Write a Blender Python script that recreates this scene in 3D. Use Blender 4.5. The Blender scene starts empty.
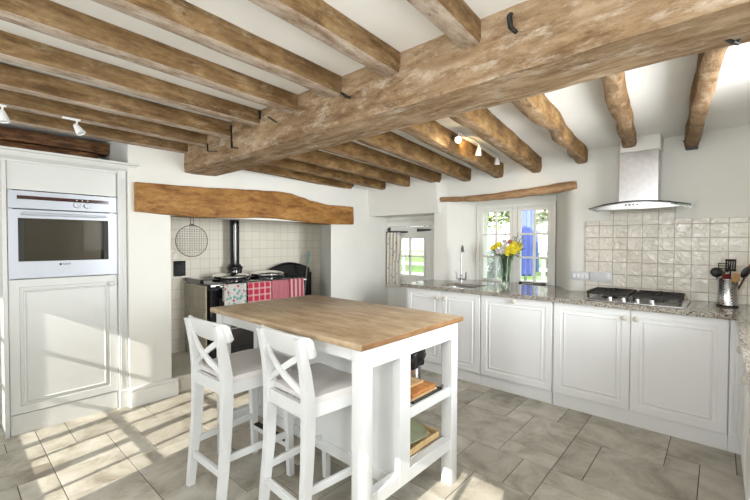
import bpy, bmesh, math, random
from mathutils import Vector, Matrix, noise
random.seed(7)
PI = math.pi
col = bpy.context.scene.collection
scn = bpy.context.scene

# ------------------------------------------------------------------ camera
H = 1.30
F, YAW, PITCH, ROLL = 386.6, -0.72837, -0.021225, 0.003146
cam_d = bpy.data.cameras.new('camera'); cam = bpy.data.objects.new('camera', cam_d); col.objects.link(cam)
cam_d.sensor_width = 36; cam_d.lens = F / 750 * 36; cam_d.clip_start = 0.02; cam_d.clip_end = 300
fw = Vector((math.sin(YAW)*math.cos(PITCH), math.cos(YAW)*math.cos(PITCH), math.sin(PITCH)))
rt = Vector((math.cos(YAW), -math.sin(YAW), 0)); up = rt.cross(fw)
rt2 = rt*math.cos(ROLL) + up*math.sin(ROLL); up2 = up*math.cos(ROLL) - rt*math.sin(ROLL)
mw = Matrix((rt2, up2, -fw)).transposed().to_4x4(); mw.translation = (0, 0, H)
cam.matrix_world = mw
scn.camera = cam

# ------------------------------------------------------------------ light
w = bpy.data.worlds.new('sky'); scn.world = w; w.use_nodes = True
nt = w.node_tree; bg = nt.nodes['Background']
tc = nt.nodes.new('ShaderNodeTexCoord'); sx = nt.nodes.new('ShaderNodeSeparateXYZ'); rp = nt.nodes.new('ShaderNodeValToRGB')
nt.links.new(tc.outputs['Generated'], sx.inputs[0]); nt.links.new(sx.outputs['Z'], rp.inputs[0]); nt.links.new(rp.outputs[0], bg.inputs[0])
rp.color_ramp.elements[0].color = (0.98, 0.98, 0.98, 1); rp.color_ramp.elements[1].color = (0.62, 0.78, 1.0, 1)
bg.inputs[1].default_value = 2.0

sun_d = bpy.data.lights.new('sun', 'SUN'); sun = bpy.data.objects.new('sun', sun_d); col.objects.link(sun)
sun_d.energy = 6.0; sun_d.angle = math.radians(0.2); sun_d.color = (1.0, 0.95, 0.86)
sd = Vector((-0.174, 0.985, -0.535)).normalized()
sun.rotation_euler = sd.to_track_quat('-Z', 'Y').to_euler()

def area(name, loc, d, sx_, sy_, energy, color, spread=180):
    ld = bpy.data.lights.new(name, 'AREA'); o = bpy.data.objects.new(name, ld); col.objects.link(o)
    ld.shape = 'RECTANGLE'; ld.size = sx_; ld.size_y = sy_; ld.energy = energy; ld.color = color; ld.spread = math.radians(spread)
    o.location = loc; o.rotation_euler = Vector(d).to_track_quat('-Z', 'Z').to_euler()
    return o
# daylight coming in at the front-wall windows; the right-wall pair is added fill
area('daylight_front_wide', (-2.67, -1.50, 1.50), (0.25, 1, 0.65), 1.4, 0.95, 18, (0.90, 0.95, 1.0))
area('daylight_front_small', (-0.38, -1.50, 1.50), (0.0, 1, 0.18), 0.5, 0.95, 26, (0.95, 0.98, 1.0))
area('fill_right_near', (0.70, -0.20, 1.40), (-1, 0.40, 0.70), 1.6, 1.05, 29, (0.95, 0.98, 1.0))  # added fill lamp, brightens ceiling and near half of the room
area('fill_right_far', (0.69, 2.25, 1.50), (-1, 0.02, 0.0), 1.4, 0.75, 29, (0.95, 0.98, 1.0), 100)  # added fill lamp aimed at the range recess and oven side

vs = scn.view_settings; scn.display_settings.display_device = 'sRGB'
vs.view_transform = 'Standard'; vs.look = 'None'; vs.gamma = 1; vs.use_curve_mapping = False
vs.exposure = 0.50

# ------------------------------------------------------------------ materials
def new_mat(name):
    m = bpy.data.materials.new(name); m.use_nodes = True
    return m, m.node_tree, m.node_tree.nodes['Principled BSDF']
def N(t, kind, **kw):
    n = t.nodes.new(kind)
    for k, v in kw.items():
        if k.startswith('i_'):
            key = k[2:].replace('_', ' ')
            n.inputs[key].default_value = v
        else: setattr(n, k, v)
    return n
def coords(t, scale=(1, 1, 1), rot=(0, 0, 0)):
    c = N(t, 'ShaderNodeTexCoord'); m = N(t, 'ShaderNodeMapping')
    m.inputs['Scale'].default_value = scale; m.inputs['Rotation'].default_value = rot
    t.links.new(c.outputs['Object'], m.inputs[0]); return m.outputs[0]
def ramp(t, fac, stops):
    r = N(t, 'ShaderNodeValToRGB'); e = r.color_ramp.elements
    while len(e) < len(stops): e.new(0.5)
    for el, (p, c) in zip(e, stops): el.position = p; el.color = (*c, 1)
    t.links.new(fac, r.inputs[0]); return r.outputs[0]
def mix(t, fac, a, b, mode='MIX'):
    m = N(t, 'ShaderNodeMix', data_type='RGBA', blend_type=mode)
    for s, v in ((0, fac), (6, a), (7, b)):
        if hasattr(v, 'is_linked') or hasattr(v, 'links'): t.links.new(v, m.inputs[s])
        else: m.inputs[s].default_value = v if s == 0 else (*v, 1)
    return m.outputs[2]
def bump(t, bs, h, strength=0.3, dist=0.01):
    b = N(t, 'ShaderNodeBump'); b.inputs['Strength'].default_value = strength; b.inputs['Distance'].default_value = dist
    t.links.new(h, b.inputs['Height']); t.links.new(b.outputs[0], bs.inputs['Normal']); return b
def simple(name, c, rough=0.5, metal=0.0, var=0.04, sc=6, bmp=0.0, coat=0.0, emit=None):
    m, t, bs = new_mat(name)
    n = N(t, 'ShaderNodeTexNoise', i_Scale=sc, i_Detail=4.0); t.links.new(coords(t), n.inputs['Vector'])
    d = tuple(max(0, x*(1-var*2)) for x in c); e = tuple(min(1, x*(1+var)) for x in c)
    t.links.new(ramp(t, n.outputs[0], [(0.3, d), (0.7, e)]), bs.inputs['Base Color'])
    bs.inputs['Roughness'].default_value = rough; bs.inputs['Metallic'].default_value = metal
    bs.inputs['Coat Weight'].default_value = coat
    if bmp: 
        n2 = N(t, 'ShaderNodeTexNoise', i_Scale=sc*8, i_Detail=3.0); t.links.new(coords(t), n2.inputs['Vector']); bump(t, bs, n2.outputs[0], bmp, 0.004)
    if emit: bs.inputs['Emission Color'].default_value = (*emit[0], 1); bs.inputs['Emission Strength'].default_value = emit[1]
    return m
def wood(name, grain, cols, sc=5.0, rough=0.75, stretch=12, bmp=0.4, chalk=None, tint=1.0):
    """grain = axis index the grain runs along"""
    m, t, bs = new_mat(name)
    s = [stretch]*3; s[grain] = 1.0
    oi = N(t, 'ShaderNodeObjectInfo'); om = N(t, 'ShaderNodeMath', operation='MULTIPLY'); om.inputs[1].default_value = 37.0; t.links.new(oi.outputs['Random'], om.inputs[0])
    def cc(sc_):
        a_ = N(t, 'ShaderNodeVectorMath', operation='ADD'); t.links.new(coords(t, sc_), a_.inputs[0]); t.links.new(om.outputs[0], a_.inputs[1]); return a_.outputs[0]
    v = cc(tuple(s)); v0 = cc((1, 1, 1)); s3 = [3.0]*3; s3[grain] = 1.0; v3 = cc(tuple(s3))
    n = N(t, 'ShaderNodeTexNoise', i_Scale=sc*0.6, i_Detail=9.0, i_Roughness=0.72, i_Distortion=0.5); t.links.new(v, n.inputs['Vector'])
    md = N(t, 'ShaderNodeTexNoise', i_Scale=sc*1.3, i_Detail=8.0, i_Roughness=0.75, i_Distortion=0.4); t.links.new(v3, md.inputs['Vector'])
    av = N(t, 'ShaderNodeMath', operation='MULTIPLY_ADD'); av.inputs[1].default_value = 0.5; hv = N(t, 'ShaderNodeMath', operation='MULTIPLY'); hv.inputs[1].default_value = 0.5
    t.links.new(md.outputs[0], hv.inputs[0]); t.links.new(n.outputs[0], av.inputs[0]); t.links.new(hv.outputs[0], av.inputs[2])
    c = ramp(t, av.outputs[0], [(0.40, cols[0]), (0.50, cols[1]), (0.60, cols[2])])
    big = N(t, 'ShaderNodeTexNoise', i_Scale=3.5, i_Detail=7.0, i_Roughness=0.7); t.links.new(v0, big.inputs['Vector'])
    c = mix(t, ramp(t, big.outputs[0], [(0.42, (0, 0, 0)), (0.60, (1, 1, 1))]), c, mix(t, 0.45, c, cols[0]))
    if chalk:
        ch = N(t, 'ShaderNodeTexNoise', i_Scale=chalk[2], i_Detail=10.0, i_Roughness=0.8); t.links.new(v3, ch.inputs['Vector'])
        c = mix(t, ramp(t, ch.outputs[0], [(chalk[1]-0.06, (0, 0, 0)), (chalk[1]+0.08, (0.85, 0.85, 0.85))]), c, chalk[0])
        dk = N(t, 'ShaderNodeTexNoise', i_Scale=chalk[2]*2.5, i_Detail=8.0, i_Roughness=0.7); t.links.new(v3, dk.inputs['Vector'])
        c = mix(t, ramp(t, dk.outputs[0], [(0.32, (0.75, 0.75, 0.75)), (0.40, (0, 0, 0))]), c, cols[0])
    t.links.new(c, bs.inputs['Base Color']); bs.inputs['Roughness'].default_value = rough
    bs.inputs['Specular IOR Level'].default_value = 0.25
    if bmp: bump(t, bs, av.outputs[0], bmp, 0.02)
    return m
def tiles(name, axes, size, c1, c2, grout, rough=0.12, wav=0.6, off=(0, 0)):
    m, t, bs = new_mat(name)
    c = N(t, 'ShaderNodeTexCoord'); s = N(t, 'ShaderNodeSeparateXYZ'); k = N(t, 'ShaderNodeCombineXYZ')
    t.links.new(c.outputs['Object'], s.inputs[0])
    for i, a in enumerate(axes):
        ad = N(t, 'ShaderNodeMath', operation='ADD'); ad.inputs[1].default_value = off[i]
        t.links.new(s.outputs[a], ad.inputs[0]); t.links.new(ad.outputs[0], k.inputs[i])
    b = N(t, 'ShaderNodeTexBrick', offset=0.0, i_Scale=1.0, i_Mortar_Size=0.0019, i_Mortar_Smooth=0.3, i_Brick_Width=size, i_Row_Height=size)
    b.inputs['Color1'].default_value = (*c1, 1); b.inputs['Color2'].default_value = (*c2, 1); b.inputs['Mortar'].default_value = (*grout, 1)
    t.links.new(k.outputs[0], b.inputs['Vector']); t.links.new(b.outputs['Color'], bs.inputs['Base Color'])
    n = N(t, 'ShaderNodeTexNoise', i_Scale=22.0, i_Detail=3.0, i_Distortion=0.6); t.links.new(c.outputs['Object'], n.inputs['Vector'])
    mu = N(t, 'ShaderNodeMath', operation='MULTIPLY_ADD'); t.links.new(b.outputs['Fac'], mu.inputs[0]); mu.inputs[1].default_value = -0.8
    t.links.new(n.outputs[0], mu.inputs[2])
    bump(t, bs, mu.outputs[0], wav, 0.009)
    bs.inputs['Roughness'].default_value = rough
    return m
def glass_mat(name, tint=(1, 1, 1), gloss=0.08):
    m = bpy.data.materials.new(name); m.use_nodes = True; t = m.node_tree; t.nodes.clear()
    o = N(t, 'ShaderNodeOutputMaterial'); mx = N(t, 'ShaderNodeMixShader'); tr = N(t, 'ShaderNodeBsdfTransparent'); gl = N(t, 'ShaderNodeBsdfGlossy')
    lw = N(t, 'ShaderNodeLayerWeight'); lw.inputs[0].default_value = 0.25; ml = N(t, 'ShaderNodeMath', operation='MULTIPLY_ADD'); ml.inputs[1].default_value = 0.6; ml.inputs[2].default_value = gloss*0.5
    t.links.new(lw.outputs['Fresnel'], ml.inputs[0]); t.links.new(ml.outputs[0], mx.inputs[0])
    tr.inputs[0].default_value = (*tint, 1); gl.inputs['Roughness'].default_value = 0.03
    t.links.new(tr.outputs[0], mx.inputs[1]); t.links.new(gl.outputs[0], mx.inputs[2]); t.links.new(mx.outputs[0], o.inputs[0]); return m

PLASTER = simple('lime_plaster', (0.75, 0.74, 0.69), 0.9, 0, 0.02, 2.5, 0.12)
CEILP = simple('ceiling_plaster', (0.90, 0.89, 0.85), 0.9, 0, 0.02, 2.5, 0.1)
KNOB = simple('cream_ceramic_knob', (0.60, 0.56, 0.49), 0.3)
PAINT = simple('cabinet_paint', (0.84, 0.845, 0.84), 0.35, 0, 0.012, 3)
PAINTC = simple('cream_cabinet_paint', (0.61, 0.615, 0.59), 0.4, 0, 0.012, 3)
FURN = simple('furniture_paint', (0.66, 0.665, 0.655), 0.4, 0, 0.015, 5)
JOINERY = simple('joinery_paint', (0.80, 0.79, 0.745), 0.45, 0, 0.015, 4)
SEATM = simple('seat_cover', (0.64, 0.61, 0.585), 0.6, 0, 0.02, 12)
STEEL = simple('brushed_steel', (0.62, 0.62, 0.63), 0.28, 1.0, 0.05, 30)
CHROME = simple('chrome', (0.8, 0.8, 0.8), 0.12, 1.0, 0.01, 10)
PALESTEEL = simple('shelf_steel', (0.52, 0.50, 0.48), 0.35, 1.0, 0.05, 20)
IRON = simple('black_iron', (0.02, 0.018, 0.016), 0.55, 0.3, 0.1, 30)
HINGE = simple('dull_hinge_iron', (0.09, 0.085, 0.08), 0.55, 0.5, 0.1, 30)
ENAMEL = simple('black_enamel', (0.008, 0.008, 0.010), 0.12, 0, 0.05, 20, 0, 0.5)
DARKMET = simple('dark_cast_metal', (0.04, 0.036, 0.032), 0.3, 0.4, 0.1, 20)
OVENW = simple('oven_silver_white', (0.47, 0.50, 0.55), 0.32, 0.10, 0.01, 3)
MAROON = simple('oven_display_dark_red', (0.045, 0.012, 0.008), 0.12, 0, 0.1, 20)
PLASTIC = simple('white_plastic', (0.82, 0.82, 0.82), 0.35)
SOCK = simple('grey_white_plate', (0.62, 0.63, 0.65), 0.3)
GLASS = glass_mat('window_glass')
HOODGLASS = glass_mat('hood_glass', (0.80, 0.86, 0.84), 0.3)
VASEG = glass_mat('vase_glass', (0.86, 0.92, 0.88), 0.3)
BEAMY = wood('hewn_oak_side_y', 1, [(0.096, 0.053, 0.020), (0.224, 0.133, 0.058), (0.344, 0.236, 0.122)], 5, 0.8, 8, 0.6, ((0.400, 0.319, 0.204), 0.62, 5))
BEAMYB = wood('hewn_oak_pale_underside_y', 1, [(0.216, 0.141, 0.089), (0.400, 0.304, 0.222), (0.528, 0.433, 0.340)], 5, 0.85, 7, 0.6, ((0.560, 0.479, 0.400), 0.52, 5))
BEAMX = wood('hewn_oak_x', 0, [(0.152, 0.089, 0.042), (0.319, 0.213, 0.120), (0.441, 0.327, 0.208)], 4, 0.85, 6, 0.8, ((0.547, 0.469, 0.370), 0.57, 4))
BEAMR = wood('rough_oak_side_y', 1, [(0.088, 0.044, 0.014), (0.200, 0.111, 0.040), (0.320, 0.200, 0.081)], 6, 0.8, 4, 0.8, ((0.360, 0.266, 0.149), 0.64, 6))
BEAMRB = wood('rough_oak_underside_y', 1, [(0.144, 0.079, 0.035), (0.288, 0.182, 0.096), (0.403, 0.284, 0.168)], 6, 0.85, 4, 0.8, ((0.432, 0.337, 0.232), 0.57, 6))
MANTEL = wood('waxed_mantel_oak', 1, [(0.152, 0.061, 0.013), (0.336, 0.162, 0.042), (0.464, 0.252, 0.084)], 5, 0.55, 6, 0.35)
DARKB = wood('dark_old_timber', 1, [(0.035, 0.014, 0.006), (0.13, 0.055, 0.02), (0.28, 0.16, 0.07)], 6, 0.7, 6, 0.6)
LINTEL = wood('stripped_branch_oak', 0, [(0.20, 0.11, 0.05), (0.38, 0.23, 0.12), (0.52, 0.36, 0.21)], 5, 0.7, 9, 0.4)
OAKTOP = wood('oiled_oak_worktop', 0, [(0.257, 0.171, 0.093), (0.427, 0.318, 0.200), (0.551, 0.437, 0.298)], 4, 0.42, 9, 0.05)
OAKEDGE = wood('oak_worktop_edge', 1, [(0.14, 0.07, 0.025), (0.24, 0.13, 0.055), (0.34, 0.20, 0.09)], 6, 0.45, 14, 0.05)
BOARDM = wood('chopping_board_wood', 0, [(0.25, 0.09, 0.02), (0.42, 0.17, 0.05), (0.55, 0.26, 0.09)], 6, 0.5, 14, 0.05)
BOARDL = wood('pale_board_wood', 0, [(0.40, 0.24, 0.11), (0.52, 0.34, 0.17), (0.62, 0.43, 0.24)], 6, 0.5, 14, 0.05)
BAMBOO = wood('bamboo', 0, [(0.46, 0.30, 0.13), (0.62, 0.44, 0.22), (0.72, 0.54, 0.30)], 6, 0.5, 14, 0.05)
SPLASH = tiles('glazed_cream_tiles', (0, 2), 0.1035, (0.64, 0.60, 0.51), (0.72, 0.68, 0.595), (0.34, 0.30, 0.24), 0.08, 1.0, (20*0.1035+0.16, 0.0045))
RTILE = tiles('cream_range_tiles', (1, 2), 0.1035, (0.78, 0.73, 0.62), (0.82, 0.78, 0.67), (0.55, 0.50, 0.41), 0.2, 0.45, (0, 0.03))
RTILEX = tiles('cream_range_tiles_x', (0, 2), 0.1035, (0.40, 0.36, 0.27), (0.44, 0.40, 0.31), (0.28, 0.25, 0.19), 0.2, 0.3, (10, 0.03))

def granite():
    m, t, bs = new_mat('speckled_granite'); v = coords(t)
    a = N(t, 'ShaderNodeTexVoronoi', i_Scale=160.0); t.links.new(v, a.inputs['Vector'])
    b = N(t, 'ShaderNodeTexNoise', i_Scale=70.0, i_Detail=5.0); t.links.new(v, b.inputs['Vector'])
    bw = N(t, 'ShaderNodeSeparateColor'); t.links.new(a.outputs['Color'], bw.inputs[0])
    c = ramp(t, bw.outputs[0], [(0.0, (0.04, 0.037, 0.033)), (0.20, (0.08, 0.07, 0.06)), (0.28, (0.28, 0.255, 0.21)), (0.65, (0.38, 0.355, 0.30)), (1.0, (0.47, 0.45, 0.40))])
    c = mix(t, ramp(t, b.outputs[0], [(0.5, (0, 0, 0)), (0.68, (1, 1, 1))]), c, (0.22, 0.17, 0.13))
    t.links.new(c, bs.inputs['Base Color']); bs.inputs['Roughness'].default_value = 0.06
    return m
GRANITE = granite()
def stone():
    m, t, bs = new_mat('limestone_look_floor_tile'); v = coords(t)
    g = N(t, 'ShaderNodeNewGeometry')
    n = N(t, 'ShaderNodeTexNoise', i_Scale=4.0, i_Detail=9.0, i_Roughness=0.68, i_Distortion=0.5); 
    off = N(t, 'ShaderNodeVectorMath', operation='MULTIPLY_ADD'); off.inputs[1].default_value = (9, 9, 0)
    t.links.new(g.outputs['Random Per Island'], off.inputs[0]); t.links.new(v, off.inputs[2]); t.links.new(off.outputs[0], n.inputs['Vector'])
    c = ramp(t, n.outputs[0], [(0.34, (0.28, 0.25, 0.195)), (0.5, (0.45, 0.425, 0.36)), (0.66, (0.57, 0.55, 0.485))])
    c2 = ramp(t, g.outputs['Random Per Island'], [(0.0, (0.84, 0.82, 0.79)), (1.0, (1.10, 1.09, 1.07))])
    c = mix(t, 1.0, c, c2, 'MULTIPLY')
    t.links.new(c, bs.inputs['Base Color']); bs.inputs['Roughness'].default_value = 0.38
    n2 = N(t, 'ShaderNodeTexNoise', i_Scale=14.0, i_Detail=5.0); t.links.new(v, n2.inputs['Vector']); bump(t, bs, n2.outputs[0], 0.2, 0.006)
    return m
STONE = stone()
GROUT = simple('floor_grout', (0.13, 0.11, 0.09), 0.9)

# ------------------------------------------------------------------ builders
LOC = {}
class MB:
    def __init__(s): s.bm = bmesh.new(); s.mi = 0
    def _fin(s, verts):
        for f in {f for v in verts for f in v.link_faces}:
            f.material_index = s.mi
    def box(s, x0, x1, y0, y1, z0, z1, bev=0.0, seg=1, M=None):
        r = bmesh.ops.create_cube(s.bm, size=1.0); vs_ = r['verts']
        for v in vs_:
            v.co = Vector(((x0+x1)/2 + v.co.x*(x1-x0), (y0+y1)/2 + v.co.y*(y1-y0), (z0+z1)/2 + v.co.z*(z1-z0)))
            if M: v.co = M @ v.co
        s._fin(vs_)
        if bev > 0:
            es = list({e for v in vs_ for e in v.link_edges})
            bmesh.ops.bevel(s.bm, geom=es, offset=bev, segments=seg, affect='EDGES', profile=0.5, material=-1)
        return s
    def bar(s, a, b, wx, wz, up_=(0, 0, 1), bev=0.0, w2=None):
        """rectangular bar from a to b, width wx across, wz along 'up_' """
        a = Vector(a); b = Vector(b); d = (b-a); L = d.length; d.normalize()
        u = Vector(up_); sde = d.cross(u).normalized(); u = sde.cross(d).normalized()
        M = Matrix((sde, d, u)).transposed().to_4x4(); M.translation = a
        return s.box(-wx/2, wx/2, 0, L, -wz/2, wz/2, bev, 1, M)
    def ring_loft(s, rings, closed=True, caps=True):
        rv = [[s.bm.verts.new(p) for p in r] for r in rings]; n = len(rv[0])
        for i in range(len(rv)-1):
            for j in range(n if closed else n-1):
                k = (j+1) % n
                f = s.bm.faces.new((rv[i][j], rv[i][k], rv[i+1][k], rv[i+1][j])); f.material_index = s.mi
        if caps and closed:
            f = s.bm.faces.new(list(reversed(rv[0]))); f.material_index = s.mi
            f = s.bm.faces.new(rv[-1]); f.material_index = s.mi
        return s
    def tube(s, pts, r, n=8, caps=True):
        pts = [Vector(p) for p in pts]; rs = r if isinstance(r, (list, tuple)) else [r]*len(pts)
        rings = []; pu = None
        for i, p in enumerate(pts):
            d = (pts[min(i+1, len(pts)-1)] - pts[max(i-1, 0)]).normalized()
            if pu is None: pu = Vector((0, 0, 1)) if abs(d.z) < 0.9 else Vector((1, 0, 0))
            a = d.cross(pu).normalized(); b = a.cross(d).normalized(); pu = b
            rings.append([p + a*math.cos(2*PI*k/n)*rs[i] + b*math.sin(2*PI*k/n)*rs[i] for k in range(n)])
        return s.ring_loft(rings, True, caps)
    def lathe(s, c, prof, n=24, axis=(0, 0, 1)):
        ax = Vector(axis).normalized(); t = Vector((1, 0, 0)) if abs(ax.x) < 0.9 else Vector((0, 1, 0))
        a = ax.cross(t).normalized(); b = ax.cross(a).normalized(); c = Vector(c)
        rings = [[c + ax*h + (a*math.cos(2*PI*k/n) + b*math.sin(2*PI*k/n))*max(r, 1e-4) for k in range(n)] for r, h in prof]
        return s.ring_loft(rings, True, True)
    def prism(s, poly, z0, z1, axis=2):
        """poly in the two other axes, extruded along axis"""
        def P(p, h):
            q = [p[0], p[1]]; q.insert(axis, h); return Vector(q)
        return s.ring_loft([[P(p, z0) for p in poly], [P(p, z1) for p in poly]])
    def ball(s, c, r, sx_=1, sy_=1, sz_=1, sub=2):
        q = bmesh.ops.create_icosphere(s.bm, subdivisions=sub, radius=r)['verts']
        for v in q: v.co = Vector((v.co.x*sx_, v.co.y*sy_, v.co.z*sz_)) + Vector(c)
        s._fin(q); return s
    def build(s, name, mats, parent=None, smooth=40, origin=None):
        bmesh.ops.recalc_face_normals(s.bm, faces=s.bm.faces[:])
        if parent is not None:
            o0 = LOC[parent.name]; off = Vector(o0)
        elif origin is not None: off = Vector(origin)
        else:
            cs = [v.co for v in s.bm.verts]
            off = Vector(((min(c.x for c in cs)+max(c.x for c in cs))/2, (min(c.y for c in cs)+max(c.y for c in cs))/2, min(c.z for c in cs)))
        for v in s.bm.verts: v.co -= off
        me = bpy.data.meshes.new(name); s.bm.to_mesh(me); s.bm.free()
        for m in (mats if isinstance(mats, (list, tuple)) else [mats]): me.materials.append(m)
        if smooth:
            for p in me.polygons: p.use_smooth = True
            me.set_sharp_from_angle(angle=math.radians(smooth))
        o = bpy.data.objects.new(name, me); col.objects.link(o)
        if parent is not None: o.parent = parent
        else: o.location = off
        LOC[o.name] = off
        return o
def tag(o, label=None, cat=None, group=None, kind=None):
    if label: o['label'] = label
    if cat: o['category'] = cat
    if group: o['group'] = group
    if kind: o['kind'] = kind
    return o
def thing(name, label, cat, loc=(0, 0, 0), group=None, rz=0, kind=None):
    o = bpy.data.objects.new(name, None); col.objects.link(o); o.empty_display_size = 0.1
    o.location = loc; o.rotation_euler = (0, 0, rz); LOC[o.name] = Vector(loc)
    return tag(o, label, cat, group, kind)
def struct(name, mb, mats, **k): return tag(mb.build(name, mats, origin=(0, 0, 0), **k), kind='structure')
def copy_tree(o, parent=None):
    c = o.copy(); col.objects.link(c); c.parent = parent; LOC[c.name] = LOC[o.name]
    for ch in o.children: copy_tree(ch, c)
    return c
def text_mesh(s, size, name, mat, parent, loc, rot):
    cu = bpy.data.curves.new('t', 'FONT'); cu.body = s; cu.size = size; cu.extrude = 0.0004; cu.align_x = 'CENTER'
    tmp = bpy.data.objects.new('t', cu); col.objects.link(tmp)
    me = bpy.data.meshes.new_from_object(tmp); bpy.data.objects.remove(tmp)
    me.materials.clear(); me.materials.append(mat)
    o = bpy.data.objects.new(name, me); col.objects.link(o); o.parent = parent
    o.location = Vector(loc) - LOC[parent.name]; o.rotation_euler = rot; return o

# ------------------------------------------------------------------ floor
def floor():
    m = MB(); m.mi = 1; m.box(-4.6, 0.9, -1.9, 4.4, -0.12, -0.003); m.mi = 0
    u = 0.1585; X0, Y0 = -0.70, 2.31
    occ = set(); out = []
    I0, I1, J0, J1 = -25, 10, -27, 13
    def put(i, j, a, b):
        if any((i+p, j+q) in occ for p in range(a) for q in range(b)): return False
        for p in range(a):
            for q in range(b): occ.add((i+p, j+q))
        out.append((i, j, a, b)); return True
    for s in [(-2,0,2,1),(-2,1,2,3),(-5,0,3,3),(-3,3,1,1),(-3,4,2,2),(-1,4,1,2),(0,3,3,2),(0,5,3,1),(0,0,1,3),(1,0,3,3),(3,3,1,1),(3,4,2,2),(4,1,3,3),
              (0,-1,4,1),(-1,-2,1,2),(-3,-2,2,2),(-5,3,2,1),(-2,-4,2,2),(-18,-12,3,1),(-15,-12,2,2),(-17,-11,2,3),(-15,-10,3,1),(-13,-12,2,2),(-15,-9,3,2),(-12,-10,3,3)]: put(*s)
    rr = random.Random(5); kinds = [(3,3),(3,2),(2,3),(2,2),(3,1),(2,1),(1,2),(1,1)]
    for j in range(J0, J1):
        for i in range(I0, I1):
            if (i, j) in occ: continue
            ks = kinds[:5]; rr.shuffle(ks); ks += kinds[5:]
            for a, b in ks:
                if i+a <= I1 and j+b <= J1 and put(i, j, a, b): break
    g = 0.0022
    for i, j, a, b in out:
        x0, x1, y0, y1 = X0+i*u+g, X0+(i+a)*u-g, Y0+j*u+g, Y0+(j+b)*u-g
        x0 = max(x0, -4.6); x1 = min(x1, 0.9); y0 = max(y0, -1.9); y1 = min(y1, 4.4)
        if x1-x0 < 0.02 or y1-y0 < 0.02: continue
        e = 0.0015
        m.ring_loft([[(x0, y0, -0.004), (x1, y0, -0.004), (x1, y1, -0.004), (x0, y1, -0.004)], [(x0, y0, -e), (x1, y0, -e), (x1, y1, -e), (x0, y1, -e)],
                     [(x0+e, y0+e, 0), (x1-e, y0+e, 0), (x1-e, y1-e, 0), (x0+e, y1-e, 0)]])
    struct('floor', m, [STONE, GROUT], smooth=0)
floor()

# ------------------------------------------------------------------ ceiling and walls
m = MB(); m.box(-4.6, 0.9, -1.9, 4.5, 2.18, 2.30); m.box(-4.6, 0.9, -1.9, 1.5, 2.154, 2.18); m.prism([(-4.6, 2.03), (0.9, 2.15), (0.9, 2.18), (-4.6, 2.18)], 1.5, 4.5, 1); struct('ceiling', m, CEILP)
# wall on the range side
m = MB()
m.box(-4.6, -4.10, -1.9, 0.965, 0, 2.17); struct('wall_left', m, PLASTER); m = MB()
m.box(-4.6, -3.42, 0.965, 1.272, 0, 2.17)
m.box(-3.62, -3.42, 1.272, 3.055, 1.515, 2.17)
m.prism([(-3.42, 3.055), (-4.21, 3.55), (-4.6, 3.55), (-4.6, 4.4), (-3.42, 4.4)], 0, 2.17)
m.box(-4.6, -4.20, 1.272, 3.55, 1.62, 2.17)
struct('wall_fireplace', m, PLASTER)
m = MB(); m.box(-4.30, -4.20, 1.27, 3.55, 0, 2.0)
struct('wall_range_recess', m, RTILE)
m = MB(); m.box(-4.2, -3.45, 1.272, 3.30, 0, 0.115); m.box(-4.2, -3.425, 1.272, 3.26, 0.115, 0.145, 0.006)
struct('trim_1', m, [simple('hearth_stone', (0.66, 0.62, 0.54), 0.6)])
# window wall
m = MB(); T = 4.42
m.prism([(-2.475, 3.80), (-2.31, 3.80), (-2.295, 3.806), (-2.11, 4.15), (-2.11, T), (-2.475, T)], 0, 2.17)
arc = [(-0.965, 3.80), (-0.995, 3.803), (-1.03, 3.82), (-1.06, 3.85), (-1.09, 3.90), (-1.24, 4.15)]
m.prism(arc + [(-1.24, T), (0.9, T), (0.9, 3.80)], 0, 2.17)
m.box(-2.475, -0.96, 3.87, T, 0, 0.83)
m.box(-2.31, -0.965, 3.80, T, 1.785, 2.17)
m.box(-2.2, -1.2, 4.149, T, 1.70, 1.80)
# bulkhead over the cottage door, leaning out slightly
m.prism([(3.745, 1.632), (3.735, 1.66), (3.70, 1.80), (3.685, 2.0), (3.68, 2.17), (T, 2.17), (T, 1.575), (4.10, 1.575), (4.09, 1.632)], -3.45, -2.46, 0)
m.prism([(3.745, 1.632), (3.735, 1.66), (3.70, 1.80), (3.685, 2.0), (3.68, 2.17), (3.84, 2.17), (3.84, 1.632)], -2.46, -2.38, 0)
struct('wall_back', m, PLASTER)
m = MB(); m.box(0.72, 0.90, 3.0, 3.8, 0, 2.17); m.box(0.72, 0.90, 1.1, 1.5, 0, 2.17); m.box(0.72, 0.90, 1.5, 3.0, 0, 1.1); m.box(0.72, 0.90, 1.5, 3.0, 1.9, 2.17); m.box(0.72, 0.9, -1.6, 1.1, 0, 0.85); m.box(0.72, 0.9, -1.6, 1.1, 1.95, 2.17); m.box(0.72, 0.9, 0.65, 1.1, 0.85, 1.95); m.box(0.72, 0.9, -1.6, -1.05, 0.85, 1.95)
struct('wall_right', m, PLASTER)
m = MB(); zs, zt, zw = 1.02, 1.985, 2.10
m.box(-4.6, 0.9, -1.80, -1.60, 0, zs); m.box(-4.6, 0.9, -1.80, -1.60, zw, 2.17)
for a, b in ((-3.36, -1.99), (-0.62, -0.15)): m.box(a, b, -1.66, -1.60, zt, zw)
for a, b in ((-4.6, -3.36), (-1.99, -0.62), (-0.15, 0.9)): m.box(a, b, -1.80, -1.60, zs, zw)
struct('wall_front', m, PLASTER)
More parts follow.
